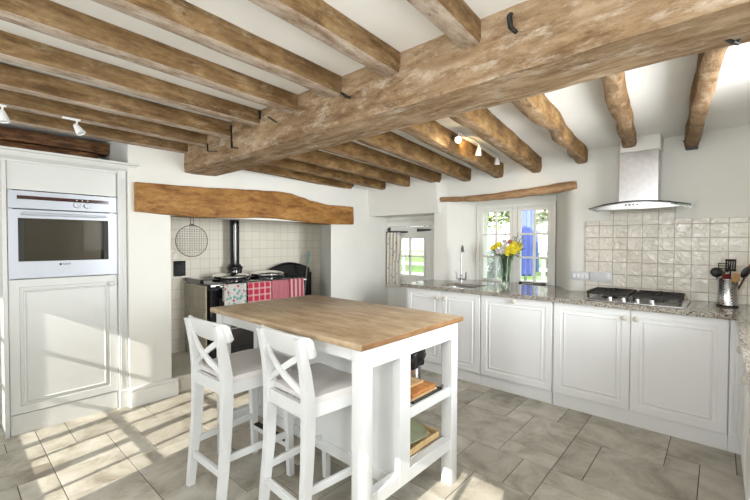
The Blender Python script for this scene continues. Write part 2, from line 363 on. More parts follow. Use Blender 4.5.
# windows behind the camera: the sun comes through these
def casement_row(name, x0, stiles, z0, z1, y):
    r = thing(name, None, None, (x0, y, z0), kind='structure')
    f = MB()
    for a, b in zip(stiles[:-1], stiles[1:]):
        t = 0.032
        f.box(a, a+t, y-0.025, y+0.025, z0, z1); f.box(b-t, b, y-0.025, y+0.025, z0, z1)
        f.box(a+t, b-t, y-0.025, y+0.025, z0, z0+0.03); f.box(a+t, b-t, y-0.025, y+0.025, z1-0.03, z1)
        f.box((a+b)/2-0.013, (a+b)/2+0.013, y-0.015, y+0.015, z0, z1)
        for k in (1, 2):
            z = z0+(z1-z0)*k/3; f.box(a+t, b-t, y-0.015, y+0.015, z-0.011, z+0.011)
    f.build('window_frame', JOINERY, r)
    g = MB(); g.box(stiles[0], stiles[-1], y-0.003, y+0.003, z0, z1); g.build('glass', GLASS, r)
casement_row('window_2', -3.36, [-3.36, -2.90, -2.44, -1.99], zs, zt, -1.63)
casement_row('window_3', -0.62, [-0.62, -0.15], zs, zt, -1.63)
r = thing('added_window_4', None, None, (0.80, -0.2, 0.85), kind='structure')  # unseen window, added to bring fill light in from the right
f = MB()
for a in (-1.05, -0.2-0.025, 0.60): f.box(0.78, 0.83, a, a+0.05, 0.85, 1.95)
for z in (0.85, 1.38, 1.90): f.box(0.78, 0.83, -1.0, 0.60, z, z+0.05)
f.build('window_frame', JOINERY, r)
f = MB(); f.box(0.80, 0.806, -1.05, 0.65, 0.85, 1.95); f.build('glass', GLASS, r)

r = thing('added_window_5', None, None, (0.80, 2.25, 1.1), kind='structure')  # second added right-wall window, there to light the deeper part of the room
f = MB()
for a in (1.5, 2.225, 2.95): f.box(0.78, 0.83, a, a+0.05, 1.1, 1.9)
for z in (1.1, 1.85): f.box(0.78, 0.83, 1.55, 2.95, z, z+0.05)
f.build('window_frame', JOINERY, r)
f = MB(); f.box(0.80, 0.806, 1.5, 3.0, 1.1, 1.9); f.build('glass', GLASS, r)

# tiled splashback
m = MB(); m.box(-0.893, 0.72, 3.790, 3.80, 0.865, 1.485, 0.001); m.box(-0.701, -0.262, 3.790, 3.80, 1.485, 1.589, 0.001)
struct('trim_2', m, SPLASH)
# boxed-in flue above the hood
m = MB(); m.box(-0.605, -0.345, 3.60, 3.80, 2.01, 2.17, 0.004)
struct('trim_3', m, PLASTER)
# skirting on the range-side wall
m = MB()
prof = [(-3.42, 0.0), (-3.398, 0.0), (-3.398, 0.105), (-3.405, 0.118), (-3.396, 0.128), (-3.401, 0.142), (-3.412, 0.150), (-3.42, 0.150)]
m.prism([(p[0], p[1]) for p in prof], 0.965, 1.318, 1)
struct('baseboard_left', m, JOINERY)
m = MB(); m.prism([(p[0], p[1]) for p in prof], 3.06, 4.1, 1)
struct('baseboard_left_far', m, JOINERY)

# ------------------------------------------------------------------ timbers
def timber(name, a, b, w, h, mats, seg=40, amp=0.006, fr=3.0, wav=0.0, wfr=1.2, seed=0, wend=None, prof=None, tilt=0.0):
    """a, b: bottom-centre ends. Hewn timber with irregular faces; underside gets the second material."""
    a = Vector(a); b = Vector(b); L = (b-a).length; d = (b-a).normalized(); sd_ = d.cross(Vector((0, 0, 1))).normalized(); u_ = Vector((0, 0, 1))
    n = 4
    m = MB(); rings = []
    for i in range(seg+1):
        t = i/seg; p = a.lerp(b, t); ww = w if wend is None else w+(wend-w)*t; hh = h; dz0 = 0
        if prof: dz0, hh = prof(t)
        pts = []
        c = 0.10
        base = []
        for k in range(n+1): base.append((-0.5 + k/n, 0, 'b'))
        for k in range(1, n+1): base.append((0.5, k/n, 's'))
        for k in range(1, n+1): base.append((0.5 - k/n, 1, 't'))
        for k in range(1, n): base.append((-0.5, 1-k/n, 's'))
        for bx, bz, ty in base:
            q = p + sd_*bx*ww + u_*(bz*hh + dz0)
            if abs(abs(bx)-0.5) < 1e-6 and bz in (0, 1): q += (-sd_*bx*2*0.006) + u_*(0.006 if bz == 0 else -0.006)
            nv = noise.noise_vector(Vector((q.x*fr + seed*7.3, q.y*fr, q.z*fr*2)))
            nf = noise.noise_vector(Vector((q.x*fr*4 + seed*3.1, q.y*fr*4, q.z*fr*6)))
            q += (sd_*nv.x + u_*(nv.z if bz < 0.9 else 0))*amp + (sd_*nf.x + u_*(nf.z if bz < 0.9 else 0))*amp*0.35
            if wav:
                wn = noise.noise(Vector((seed*11.7, t*L*wfr, bx*0.7)))
                q += sd_*wn*wav*(1 if bx < 0.3 else 0.4)
            pts.append(q)
        rings.append(pts)
    m.ring_loft(rings)
    m.bm.faces.ensure_lookup_table(); m.bm.normal_update()
    bmesh.ops.recalc_face_normals(m.bm, faces=m.bm.faces[:])
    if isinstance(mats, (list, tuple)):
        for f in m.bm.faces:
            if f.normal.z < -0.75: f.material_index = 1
    return m.build(name, mats, smooth=35)

bm_ = timber('main_beam', (-3.42, 1.53, 1.882), (0.72, 1.53, 1.925), 0.285, 0.31, BEAMX, 90, 0.008, 2.5, seed=3)
tag(bm_, 'massive pale hewn oak main beam crossing the whole ceiling', 'beam')
rights = [(-3.35, 'near-side joist hard against the fireplace wall, its end at wall corner'),
          (-2.985, 'near-side joist second from fireplace wall, iron strap beside its end'),
          (-2.62, 'near-side joist third from fireplace wall, tall iron strap at its end'),
          (-2.245, 'near-side joist fourth from fireplace wall, short dark strap at its end'),
          (-1.842, 'near-side joist fifth from fireplace wall'),
          (-1.47, 'near-side joist sixth from fireplace wall, ending beside black peg'),
          (-1.087, 'near-side joist seventh from fireplace wall'),
          (-0.695, 'near-side joist rightmost before main beam, below top edge of photo')]
for i, (x, lb) in enumerate(rights):
    wd = 0.095 if i < 6 else 0.088
    zb = 2.045 if i < 3 else 2.058
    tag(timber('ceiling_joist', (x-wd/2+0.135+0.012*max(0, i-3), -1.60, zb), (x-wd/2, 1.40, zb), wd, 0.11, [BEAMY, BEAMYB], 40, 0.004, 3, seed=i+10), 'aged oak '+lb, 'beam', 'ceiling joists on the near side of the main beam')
# far-side joists (y 1.67 -> 3.8): right edge x at beam, at wall, width, bottom z at beam / wall, wobble
far = [(-3.17, -3.47, 0.09, 1.96, 1.945, 0.0, 'far-side joist hard against fireplace wall'),
       (-2.85, -3.13, 0.09, 1.965, 1.95, 0.0, 'far-side joist second from the fireplace wall'),
       (-2.49, -2.75, 0.09, 1.965, 1.955, 0.0, 'far-side joist third from the fireplace wall, ending over the cottage door'),
       (-2.09, -2.38, 0.10, 1.98, 1.965, 0.012, 'far-side joist fourth from the fireplace wall, ending above the tap'),
       (-1.70, -2.01, 0.095, 1.975, 1.955, 0.02, 'far-side joist fifth from the fireplace wall, mottled grey underside'),
       (-1.325, -1.645, 0.10, 1.97, 1.955, 0.03, 'far-side joist lit by the glowing spotlight, crooked lower edge'),
       (-0.985, -1.275, 0.095, 1.97, 1.965, 0.008, 'far-side joist just right of the spotlight track'),
       (-0.69, -0.875, 0.085, 2.0, 2.0, 0.06, 'far-side joist with deeply gnarled wavy edge'),
       (-0.30, -0.51, 0.095, 2.045, 2.045, 0.02, 'far-side joist ending at the boxing above the extractor hood'),
       (0.045, -0.13, 0.082, 2.02, 2.02, 0.012, 'rightmost far-side joist with metal cap at its end')]
for i, (xa, xb, wd, za, zb, wv, lb) in enumerate(far):
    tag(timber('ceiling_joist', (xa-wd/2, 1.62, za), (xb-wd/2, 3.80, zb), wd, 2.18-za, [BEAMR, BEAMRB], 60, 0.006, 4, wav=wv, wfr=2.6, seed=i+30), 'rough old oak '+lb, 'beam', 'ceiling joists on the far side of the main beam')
# mantel beam over the range
mp = [(1.005, 1.530, 1.756), (1.25, 1.516, 1.760), (1.49, 1.512, 1.768), (1.87, 1.520, 1.790), (2.08, 1.535, 1.802), (2.30, 1.535, 1.810), (2.43, 1.528, 1.805), (2.60, 1.518, 1.778), (2.72, 1.510, 1.748), (2.98, 1.504, 1.722), (3.37, 1.511, 1.727)]
m = MB(); rings = []
for i in range(61):
    y = 1.005 + (3.37-1.005)*i/60
    for (ya, b0, t0), (yb, b1, t1) in zip(mp[:-1], mp[1:]):
        if y <= yb+1e-6:
            s_ = (y-ya)/(yb-ya); s_ = s_*s_*(3-2*s_); zb_ = b0+(b1-b0)*s_; zt_ = t0+(t1-t0)*s_; break
    r_ = []
    for (fx, fz) in ((-3.63, 0), (-3.50, 0), (-3.366, 0), (-3.360, 0.03), (-3.358, 0.35), (-3.360, 0.7), (-3.362, 0.97), (-3.37, 1), (-3.63, 1)):
        n_ = noise.noise(Vector((fx*3, y*3, fz*2)))*0.006
        yy = y
        r_.append((fx+n_, yy, zb_+(zt_-zb_)*fz+n_*0.6))
    rings.append(r_)
m.ring_loft(rings)
tag(m.build('mantel_beam', MANTEL, smooth=35), 'honey-brown oak mantel beam over the cooking range recess', 'beam')
# window lintel, a stripped branch
tag_l = MB(); pts = []; rs = []
for i in range(33):
    t = i/32; x = -2.42 + (2.42-0.965)*t
    z = 1.787 - 0.004*math.sin(t*PI*2) + 0.028*t**3 - 0.022*math.sin(t*PI)
    pts.append((x, 3.79 + 0.004*math.sin(t*9), z)); rs.append(0.022 + 0.022*t**0.6 + 0.002*math.sin(t*23) + 0.002*math.sin(t*51) - (0.010 if t in (0, 1) else 0))
tag_l.tube(pts, rs, 10)
tag(tag_l.build('window_lintel', LINTEL, smooth=60), 'crooked stripped-branch oak lintel over the sink window', 'lintel')
# dark old timbers above the tall cabinet
tag(timber('wall_timber', (-3.98, -0.6, 2.03), (-3.98, 0.955, 2.03), 0.20, 0.10, DARKB, 30, 0.006, 5, seed=50), 'very dark old wall timber above the oven cabinet, upper one', 'beam')
tag(timber('wall_timber', (-3.98, -0.6, 1.945), (-3.98, 0.875, 1.945), 0.20, 0.085, DARKB, 30, 0.006, 5, seed=51), 'very dark old wall timber above the oven cabinet, lower and shorter one', 'beam')
# iron hooks, straps and pegs
def iron(name, pts, r, lb, cat='hook'):
    m = MB(); m.tube(pts, r, 6); tag(m.build(name, IRON), lb, cat)
def strap(pts, lb):
    m = MB()
    for a, b in zip(pts[:-1], pts[1:]): m.bar(a, b, 0.006, 0.014, (0, 1, 0.01))
    tag(m.build('iron_strap', IRON), lb, 'bracket')
yb = 1.382
strap([(-2.975, yb, 2.055), (-2.965, yb, 1.995), (-2.83, yb, 1.975)], 'L-shaped black iron strap on main beam, the one nearer the fireplace wall')
strap([(-2.60, yb, 2.125), (-2.60, yb, 1.965), (-2.52, yb, 1.950)], 'tall L-shaped black iron strap on main beam, the one farther from the fireplace wall')
strap([(-2.235, yb, 2.145), (-2.235, yb, 2.09)], 'short black iron strap by the top of a joist end on the main beam')
strap([(-2.14, yb, 2.085), (-2.05, yb, 2.035)], 'small slanted black iron spike on face of main beam')
iron('iron_peg', [(-1.44, 1.385, 2.045), (-1.43, 1.35, 2.045), (-1.40, 1.345, 2.022), (-1.38, 1.36, 2.015)], 0.007, 'bent black iron peg in middle of main beam face')
iron('iron_hook', [(-0.575, 1.375, 2.12), (-0.57, 1.35, 2.10), (-0.565, 1.35, 2.06), (-0.545, 1.35, 2.035)], [0.009, 0.010, 0.009, 0.008], 'curved black iron hook on main beam near top of photo')
iron('iron_hook', [(0.0, 1.60, 1.925), (0.02, 1.60, 1.905), (0.03, 1.62, 1.905), (0.035, 1.62, 1.925)], 0.006, 'small twisted iron hook under the right end of main beam')
m = MB(); m.box(-0.207, -0.134, 3.745, 3.80, 2.004, 2.028, 0.003)
for x_ in (-0.219, -0.127): m.box(x_, x_+0.010, 3.70, 3.725, 2.055, 2.065)
tag(m.build('joist_cap', HINGE), 'dull metal cap on wall end of rightmost far-side joist', 'bracket')

# ------------------------------------------------------------------ track lights
LAMPON = simple('lit_lamp', (1, 0.9, 0.7), 0.4, 0, 0.01, 5, 0, 0, ((1.0, 0.82, 0.5), 60))
def track(name, lb, a, b, spots, lit=None):
    a = Vector(a); b = Vector(b)
    r = thing(name, lb, 'spotlight', a)
    m = MB(); m.bar(a, b, 0.011, 0.012, (0, 0, 1), 0.002); m.build('rail', PLASTIC, r)
    for i, (t, d) in enumerate(spots):
        p = a.lerp(b, t); d = Vector(d).normalized()
        h = MB(); h.tube([p+Vector((0, 0, -0.005)), p+Vector((0, 0, -0.045))], 0.005, 8)
        q = p+Vector((0, 0, -0.045))
        h.lathe(q - d*0.012, [(0.008, -0.010), (0.014, -0.004), (0.018, 0.015), (0.024, 0.042), (0.026, 0.056), (0.021, 0.056), (0.018, 0.046)], 20, d)
        hd = h.build('lamp_head', PLASTIC, r)
        l = MB(); l.lathe(q + d*0.034, [(0.017, 0), (0.017, 0.005), (0.009, 0.008)], 16, d)
        l.build('bulb', LAMPON if i == lit else simple('lamp_lens', (0.7, 0.72, 0.75), 0.1), hd)
        if i == lit:
            ld = bpy.data.lights.new('spot_bulb', 'SPOT'); lo = bpy.data.objects.new('spot_bulb', ld); col.objects.link(lo)
            ld.energy = 5; ld.color = (1.0, 0.75, 0.40); ld.spot_size = 1.7; ld.spot_blend = 0.6; ld.shadow_soft_size = 0.02
            lo.location = q + d*0.06; lo.rotation_euler = d.to_track_quat('-Z', 'Y').to_euler()
track('ceiling_spotlight', 'white cone spotlight under near-side joists, at left edge of photo', (-2.950, 0.16, 2.040), (-2.950, 0.25, 2.040), [(0.8, (0.15, 0.15, -1))])
track('ceiling_spotlight', 'white cone spotlight under near-side joists above the oven cabinet', (-2.950, 0.49, 2.040), (-2.950, 0.58, 2.040), [(0.8, (0.35, 0.35, -0.75))])
track('spotlight_track', 'white spotlight rail with three lamps near the sink, one glowing', (-1.40, 2.43, 2.085), (-1.515, 3.40, 2.085), [(0.05, (0.35, -0.95, -0.45)), (0.46, (-0.25, 0.25, -0.9)), (0.93, (-0.05, 0.12, -1))], lit=0)
ld = bpy.data.lights.new('added_spot_wash', 'SPOT'); lo = bpy.data.objects.new('added_spot_wash', ld); col.objects.link(lo)  # extra helper lamp, added beside the glowing spotlight to strengthen its warm wash
ld.energy = 6; ld.color = (1.0, 0.68, 0.30); ld.spot_size = 1.3; ld.spot_blend = 0.8; ld.shadow_soft_size = 0.02
lo.location = (-1.42, 2.56, 2.04); lo.rotation_euler = Vector((-0.25, 0.85, -0.05)).to_track_quat('-Z', 'Y').to_euler()

# ------------------------------------------------------------------ panel doors
def frame_ring(m, P, u0, u1, v0, v1, wd, h, cham=0.006):
    """raised rectangular moulding. P(u, v, depth)"""
    def R(i, dd): return [P(u0+i, v0+i, dd), P(u1-i, v0+i, dd), P(u1-i, v1-i, dd), P(u0+i, v1-i, dd)]
    rings = [R(0, 0), R(0.002, h), R(wd*0.45, h), R(wd*0.6, h*0.4), R(wd, 0)]
    m.ring_loft(rings, True, False)
def panel_door(root, axis, sgn, plane, u0, u1, v0, v1, mat, name='door', th=0.02, ins=0.062, ratio=None, knob=None, knobmat=None, recess=0.006):
    """axis: 1 -> door faces -Y*..., plane is the front face coord; sgn gives outward direction"""
    def P(u, v, d):
        q = plane + sgn*d
        return (u, q, v) if axis == 1 else (q, u, v)
    m = MB()
    def R(i, d): return [P(u0+i, v0+i, d), P(u1-i, v0+i, d), P(u1-i, v1-i, d), P(u0+i, v1-i, d)]
    m.ring_loft([R(0, -th), R(0, -0.003), R(0.003, 0), R(ins, 0), R(ins+0.004, -recess), R(ins+0.020, -recess), R(ins+0.024, -0.001), R(ins+0.030, 0.0015), R(ins+0.036, -recess*0.6), R(ins+0.046, -recess*0.6)])
    d = m.build(name, mat, root, smooth=30)
    if knob:
        k = MB(); ax = (0, sgn, 0) if axis == 1 else (sgn, 0, 0)
        k.lathe(P(knob[0], knob[1], -0.002), [(0.015, 0), (0.014, 0.004), (0.009, 0.010), (0.011, 0.016), (0.019, 0.022), (0.020, 0.028), (0.015, 0.035), (0.006, 0.038)], 20, ax)
        k.build('knob', knobmat or (KNOB if mat is PAINT else mat), d)
    return d

# ------------------------------------------------------------------ tall oven cabinet
XF = -3.48
r = thing('oven_cabinet', 'tall cream-white cabinet housing the built-in oven, cornice on top', 'cabinet', (XF-0.3, 0.61, 0))
m = MB(); m.box(-4.08, XF-0.022, 0.285, 0.315, 0, 1.87); m.box(-4.08, XF-0.022, 0.86, 0.90, 0, 1.87); m.box(-4.08, -4.06, 0.315, 0.86, 0, 1.87)
m.box(-4.06, XF-0.03, 0.315, 0.86, 0.965, 0.99); m.box(-4.06, XF-0.03, 0.315, 0.86, 1.66, 1.68); m.box(-4.06, XF-0.03, 0.315, 0.86, 1.85, 1.87)
m.box(-4.08, XF+0.008, 0.262, 0.285, 0, 1.87, 0.002)
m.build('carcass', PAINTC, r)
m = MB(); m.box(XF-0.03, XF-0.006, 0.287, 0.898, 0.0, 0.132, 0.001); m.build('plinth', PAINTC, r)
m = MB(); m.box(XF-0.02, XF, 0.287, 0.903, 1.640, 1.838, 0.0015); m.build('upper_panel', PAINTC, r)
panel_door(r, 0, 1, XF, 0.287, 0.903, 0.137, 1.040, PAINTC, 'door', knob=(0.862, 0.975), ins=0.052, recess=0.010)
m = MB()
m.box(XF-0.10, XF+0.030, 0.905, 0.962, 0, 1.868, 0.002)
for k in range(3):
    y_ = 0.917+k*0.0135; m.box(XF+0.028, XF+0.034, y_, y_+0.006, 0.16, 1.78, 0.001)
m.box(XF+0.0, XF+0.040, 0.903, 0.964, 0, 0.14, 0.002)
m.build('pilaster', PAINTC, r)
m = MB(); cp = [(0.0, 1.868), (0.018, 1.868), (0.018, 1.880), (0.032, 1.890), (0.050, 1.900), (0.060, 1.915), (0.064, 1.930), (0.080, 1.934), (0.080, 1.948), (0.0, 1.948)]
rings = []
for (yy, dx) in ((0.24, 0), (0.962, 0)):
    rings.append([(XF-0.60, yy, c[1]) for c in cp])
m.bm.free(); m = MB()
f0 = [(XF+c[0]+0.0, 0.24, c[1]-0.048) for c in cp]; f1 = [(XF+c[0], 0.962+c[0], c[1]-0.048) for c in cp]; f2 = [(-4.08, 0.962+c[0], c[1]-0.048) for c in cp]
m.ring_loft([f0, f1, f2]); m.build('cornice', PAINTC, r, smooth=25)
m = MB(); m.box(-4.08, XF, 0.262, 0.962, 1.871, 1.897); m.build('top_board', PAINTC, r)

r = thing('built_in_oven', 'silver-white built-in electric oven with dark glass door', 'oven', (XF, 0.60, 1.07))
ya, yb_ = 0.289, 0.905
m = MB(); m.box(XF-0.50, XF-0.03, 0.32, 0.855, 1.07, 1.60); m.build('body', DARKMET, r)
m = MB(); m.box(XF-0.03, XF+0.004, ya, yb_, 1.516, 1.634, 0.002); cpn = m.build('control_panel', OVENW, r)
m = MB(); m.box(XF+0.003, XF+0.006, 0.335, 0.85, 1.578, 1.602); m.build('display', MAROON, cpn)
for yk in (0.655, 0.715):
    m = MB(); m.lathe((XF+0.004, yk, 1.556), [(0.021, 0), (0.020, 0.010), (0.017, 0.016)], 24, (1, 0, 0)); m.box(XF+0.018, XF+0.024, yk-0.003, yk+0.003, 1.542, 1.570, 0.001); m.build('knob', OVENW, cpn)
for yk in (0.655, 0.687, 0.72):
    m = MB(); m.ball((XF+0.007, yk, 1.592), 0.004, 0.5, 1, 1, 1); m.build('indicator', PLASTIC, cpn)
m = MB()
z0, z1, p0, p1, q0, q1 = 1.046, 1.508, 0.338, 0.846, 1.160, 1.452
m.box(XF-0.028, XF+0.006, ya, p0, z0, z1); m.box(XF-0.028, XF+0.006, p1, yb_, z0, z1)
m.box(XF-0.028, XF+0.006, p0, p1, z0, q0); m.box(XF-0.028, XF+0.006, p0, p1, q1, z1)
m.box(XF-0.0, XF+0.007, ya, yb_, z1-0.004, z1, 0.0)
dr = m.build('oven_door', OVENW, r)
for a_ in (p0, p1-0.03):
    m = MB(); m.box(XF-0.022, XF+0.002, a_, a_+0.03, q0, q1); m.build('dark_glass_border', IRON, dr)
OG = glass_mat('oven_glass', (0.82, 0.80, 0.74), 0.02)
m = MB(); m.box(XF-0.006, XF, p0+0.03, p1-0.03, q0, q1); m.build('glass', OG, dr)
m = MB(); m.box(XF-0.34, XF-0.32, p0, p1, q0-0.02, q1+0.02); m.box(XF-0.32, XF-0.03, p0, p0+0.01, q0-0.02, q1+0.02); m.box(XF-0.32, XF-0.03, p1-0.01, p1, q0-0.02, q1+0.02); m.box(XF-0.32, XF-0.03, p0, p1, q0-0.02, q0-0.01); m.box(XF-0.32, XF-0.03, p0, p1, q1+0.01, q1+0.02)
m.build('cavity', simple('oven_cavity_enamel', (0.55, 0.52, 0.45), 0.3), r)
for z in (1.25, 1.37):
    m = MB(); m.tube([(XF-0.05, p0+0.012, z), (XF-0.05, p1-0.012, z)], 0.004, 6); m.tube([(XF-0.30, p0+0.012, z), (XF-0.30, p1-0.012, z)], 0.003, 6)
    for k in range(14):
        y = p0+0.03+k*0.035; m.tube([(XF-0.05, y, z), (XF-0.30, y, z)], 0.0015, 5)
    m.build('rack', CHROME, r)
m = MB(); m.tube([(XF+0.006, 0.36, 1.480), (XF+0.030, 0.365, 1.480), (XF+0.032, 0.60, 1.480), (XF+0.030, 0.825, 1.480), (XF+0.006, 0.83, 1.480)], 0.009, 10); m.build('handle', OVENW, dr)
text_mesh('NEFF', 0.022, 'lettering', IRON, dr, (XF+0.0065, 0.592, 1.128), (PI/2, 0, PI/2))
m = MB(); m.box(XF+0.006, XF+0.0070, 0.552, 0.564, 1.128, 1.143); m.build('emblem', IRON, dr)

# ------------------------------------------------------------------ base cabinets on the window wall
YF = 3.23
def base_unit(name, lb, x0, x1, doors, back=3.79, closed=True):
    r = thing(name, lb, 'cabinet', ((x0+x1)/2, (YF+back)/2, 0))
    m = MB(); m.box(x0, x0+0.018, YF+0.021, back, 0.104, 0.829); m.box(x1-0.018, x1, YF+0.021, back, 0.104, 0.829); m.box(x0+0.018, x1-0.018, YF+0.021, back, 0.104, 0.122); m.box(x0+0.018, x1-0.018, back-0.01, back, 0.122, 0.829)
    m.build('carcass', PAINT, r)
    m = MB(); m.box(x0, x1, YF+0.020, YF+0.036, 0.0, 0.100); m.build('plinth', PAINT, r)
    for a, b, kx, kz in doors: panel_door(r, 1, -1, YF, a+0.0015, b-0.0015, 0.107, 0.826, PAINT, 'door', knob=(kx, kz), ins=0.05, recess=0.004)
    return r
base_unit('sink_cabinet', 'white two-door base cabinet beneath the sink, at end by cottage door', -2.455, -1.605, [(-2.425, -2.012, -2.055, 0.757), (-2.012, -1.607, -1.970, 0.754)])
base_unit('dishwasher_cabinet', 'white base unit with single wide panel door beneath the vase', -1.600, -0.985, [(-1.598, -0.987, -1.297, 0.800)])
base_unit('hob_cabinet', 'white two-door base cabinet beneath the gas hob', -0.980, 0.055, [(-0.978, -0.462, -0.497, 0.768), (-0.462, 0.053, -0.427, 0.768)])
r = thing('corner_cabinet', 'white corner post and base run on the right, below side worktop', 'cabinet', (0.40, 3.0, 0))
m = MB(); m.box(0.0565, 0.118, YF+0.001, 3.79, 0.104, 0.829, 0.002); m.box(0.070, 0.080, YF-0.004, YF+0.003, 0.125, 0.81, 0.002); m.box(0.088, 0.098, YF-0.004, YF+0.003, 0.125, 0.81, 0.002); m.box(0.0565, 0.117, YF+0.018, 3.79, 0.0, 0.104); m.build('corner_post', PAINT, r)
m = MB(); m.box(0.128, 0.70, 1.2, YF+0.1, 0.104, 0.829); m.build('carcass', PAINT, r)
m = MB(); m.box(0.118, 0.14, 1.2, YF+0.0, 0.0, 0.103); m.build('plinth', PAINT, r)
for a, b in ((2.655, 3.226), (2.08, 2.65), (1.50, 2.075)): panel_door(r, 0, -1, 0.107, a, b, 0.107, 0.826, PAINT, 'door', knob=(a+0.04, 0.757), ins=0.05)

# worktop with cutouts for sink
r = thing('worktop', 'polished speckled granite worktop running along window wall and into window recess', 'worktop', (-0.9, 3.5, 0.83))
m = MB(); z0, z1 = 0.83, 0.865
sxa, sxb, sya, syb = -2.13, -1.72, 3.30, 3.66
b_ = 0.003
m.box(-2.49, sxa, 3.195, 3.80, z0, z1); m.box(sxb, 0.715, 3.195, 3.80, z0, z1)
m.box(sxa, sxb, 3.195, sya, z0, z1); m.box(sxa, sxb, syb, 3.80, z0, z1)
m.prism([(-2.295, 3.80), (-1.04, 3.80), (-1.09, 3.895), (-1.235, 4.128), (-2.118, 4.128)], z0, z1)
m.box(0.075, 0.715, 1.2, 3.195, z0, z1)
m.build('slab', GRANITE, r)
# sink
r = thing('sink', 'stainless steel undermounted sink set in granite by the tap', 'sink', (-1.925, 3.48, 0.70))
m = MB()
def rr_ring(x0, x1, y0, y1, z, rad, n=5):
    out = []
    for cx, cy, a0 in ((x1-rad, y1-rad, 0), (x0+rad, y1-rad, PI/2), (x0+rad, y0+rad, PI), (x1-rad, y0+rad, 1.5*PI)):
        for k in range(n+1):
            a = a0 + PI/2*k/n; out.append((cx+rad*math.cos(a), cy+rad*math.sin(a), z))
    return out
m.ring_loft([rr_ring(sxa-0.01, sxb+0.01, sya-0.01, syb+0.01, 0.8295, 0.03), rr_ring(sxa+0.004, sxb-0.004, sya+0.004, syb-0.004, 0.829, 0.04), rr_ring(sxa+0.01, sxb-0.01, sya+0.01, syb-0.01, 0.72, 0.05), rr_ring(sxa+0.04, sxb-0.04, sya+0.04, syb-0.04, 0.70, 0.05)], True, False)
m.bm.faces.new([v for v in m.bm.verts][-24:])
m.build('bowl', STEEL, r)
m = MB(); m.lathe((-1.925, 3.48, 0.701), [(0.035, 0), (0.035, 0.003), (0.02, 0.001)], 20); m.build('drain', CHROME, r)
# tap
tx, ty = -2.06, 3.70
r = thing('kitchen_tap', 'tall brushed steel swan-neck tap with two lever handles beside window', 'tap', (tx, ty, 0.865))
m = MB(); m.lathe((tx, ty, 0.865), [(0.027, 0), (0.027, 0.006), (0.020, 0.012), (0.018, 0.05), (0.020, 0.055), (0.020, 0.07), (0.012, 0.08), (0.010, 0.10)], 20); m.build('body', STEEL, r)
m = MB(); sp = [(tx, ty, 0.955)]
for k in range(0, 13):
    a = PI - PI*k/12*0.92; sp.append((tx+(0.065+0.065*math.cos(a))*0.6, ty-(0.065+0.065*math.cos(a))*0.8, 1.175+0.085*math.sin(a)))
m.tube(sp, [0.010]*(len(sp)-1)+[0.012], 10); m.build('spout', STEEL, r)
for sg in (-1, 1):
    m = MB(); m.tube([(tx, ty, 0.905), (tx+sg*0.05, ty, 0.905)], 0.008, 8); m.tube([(tx+sg*0.052, ty, 0.898), (tx+sg*0.055, ty-0.005, 0.955), (tx+sg*0.062, ty-0.012, 0.985)], [0.011, 0.009, 0.006], 8); m.build('lever', STEEL, r)

# ------------------------------------------------------------------ window over the sink
def box_frame(m, x0, x1, z0, z1, y0, y1, t, tb=None, tt=None):
    tb = tb or t; tt = tt or t
    m.box(x0, x0+t, y0, y1, z0, z1, 0.002); m.box(x1-t, x1, y0, y1, z0, z1, 0.002)
    m.box(x0+t, x1-t, y0, y1, z0, z0+tb, 0.002); m.box(x0+t, x1-t, y0, y1, z1-tt, z1, 0.002)
r = thing('window_1', 'two-casement white cottage window of twelve panes over the sink run', None, (-1.67, 4.15, 0.84), kind='structure')
m = MB(); box_frame(m, -2.108, -1.242, 0.80, 1.715, 4.13, 4.22, 0.04); m.box(-1.685, -1.635, 4.13, 4.22, 0.84, 1.68, 0.002)
m.build('window_frame', JOINERY, r)
for a, b in ((-2.066, -1.688), (-1.632, -1.284)):
    m = MB(); box_frame(m, a, b, 0.842, 1.674, 4.135, 4.175, 0.034, 0.045)
    xm = (a+b)/2; m.box(xm-0.010, xm+0.010, 4.14, 4.168, 0.88, 1.64)
    for k in (1, 2):
        z = 0.887+(1.64-0.887)*k/3; m.box(a+0.034, b-0.034, 4.141, 4.167, z-0.010, z+0.010)
    c_ = m.build('casement', JOINERY, r)
    m = MB(); m.box(a+0.03, b-0.03, 4.152, 4.156, 0.88, 1.645); m.build('glass', GLASS, c_)
m = MB(); m.tube([(-1.58, 4.120, 0.872), (-1.50, 4.112, 0.876), (-1.36, 4.112, 0.872)], 0.005, 6); m.box(-1.60, -1.575, 4.11, 4.135, 0.866, 0.88); m.box(-1.37, -1.33, 4.105, 4.135, 0.866, 0.878)
m.build('stay', IRON, r)

# ------------------------------------------------------------------ cottage door in the far corner
r = thing('door_1', 'white boarded stable door with four-pane window in far corner', None, (-2.95, 4.12, 0), kind='structure')
m = MB()
m.box(-3.42, -3.285, 4.11, 4.15, 0.72, 1.50, 0.002); m.box(-2.815, -2.50, 4.11, 4.15, 0.72, 1.50, 0.002)
m.box(-3.285, -2.815, 4.11, 4.15, 0.72, 0.86); m.box(-3.285, -2.815, 4.11, 4.15, 1.35, 1.50)
box_frame(m, -3.30, -2.80, 0.845, 1.365, 4.095, 4.13, 0.022)
m.box(-3.06, -3.04, 4.10, 4.14, 0.86, 1.35); m.box(-3.28, -2.82, 4.10, 4.14, 1.10, 1.12)
m.box(-3.42, -2.50, 4.11, 4.15, 0.01, 0.712, 0.003)
for x in (-3.27, -3.12, -2.97, -2.82, -2.67): m.box(x-0.002, x+0.002, 4.107, 4.112, 0.02, 0.70)
m.build('door_leaf', JOINERY, r)
m = MB(); m.box(-3.42, -2.48, 4.085, 4.16, 1.505, 1.575, 0.003); m.box(-3.42, -2.48, 4.07, 4.10, 1.553, 1.575, 0.002); m.build('door_frame', JOINERY, r)
m = MB(); m.box(-3.285, -2.815, 4.122, 4.126, 0.855, 1.355); m.build('glass', GLASS, r)
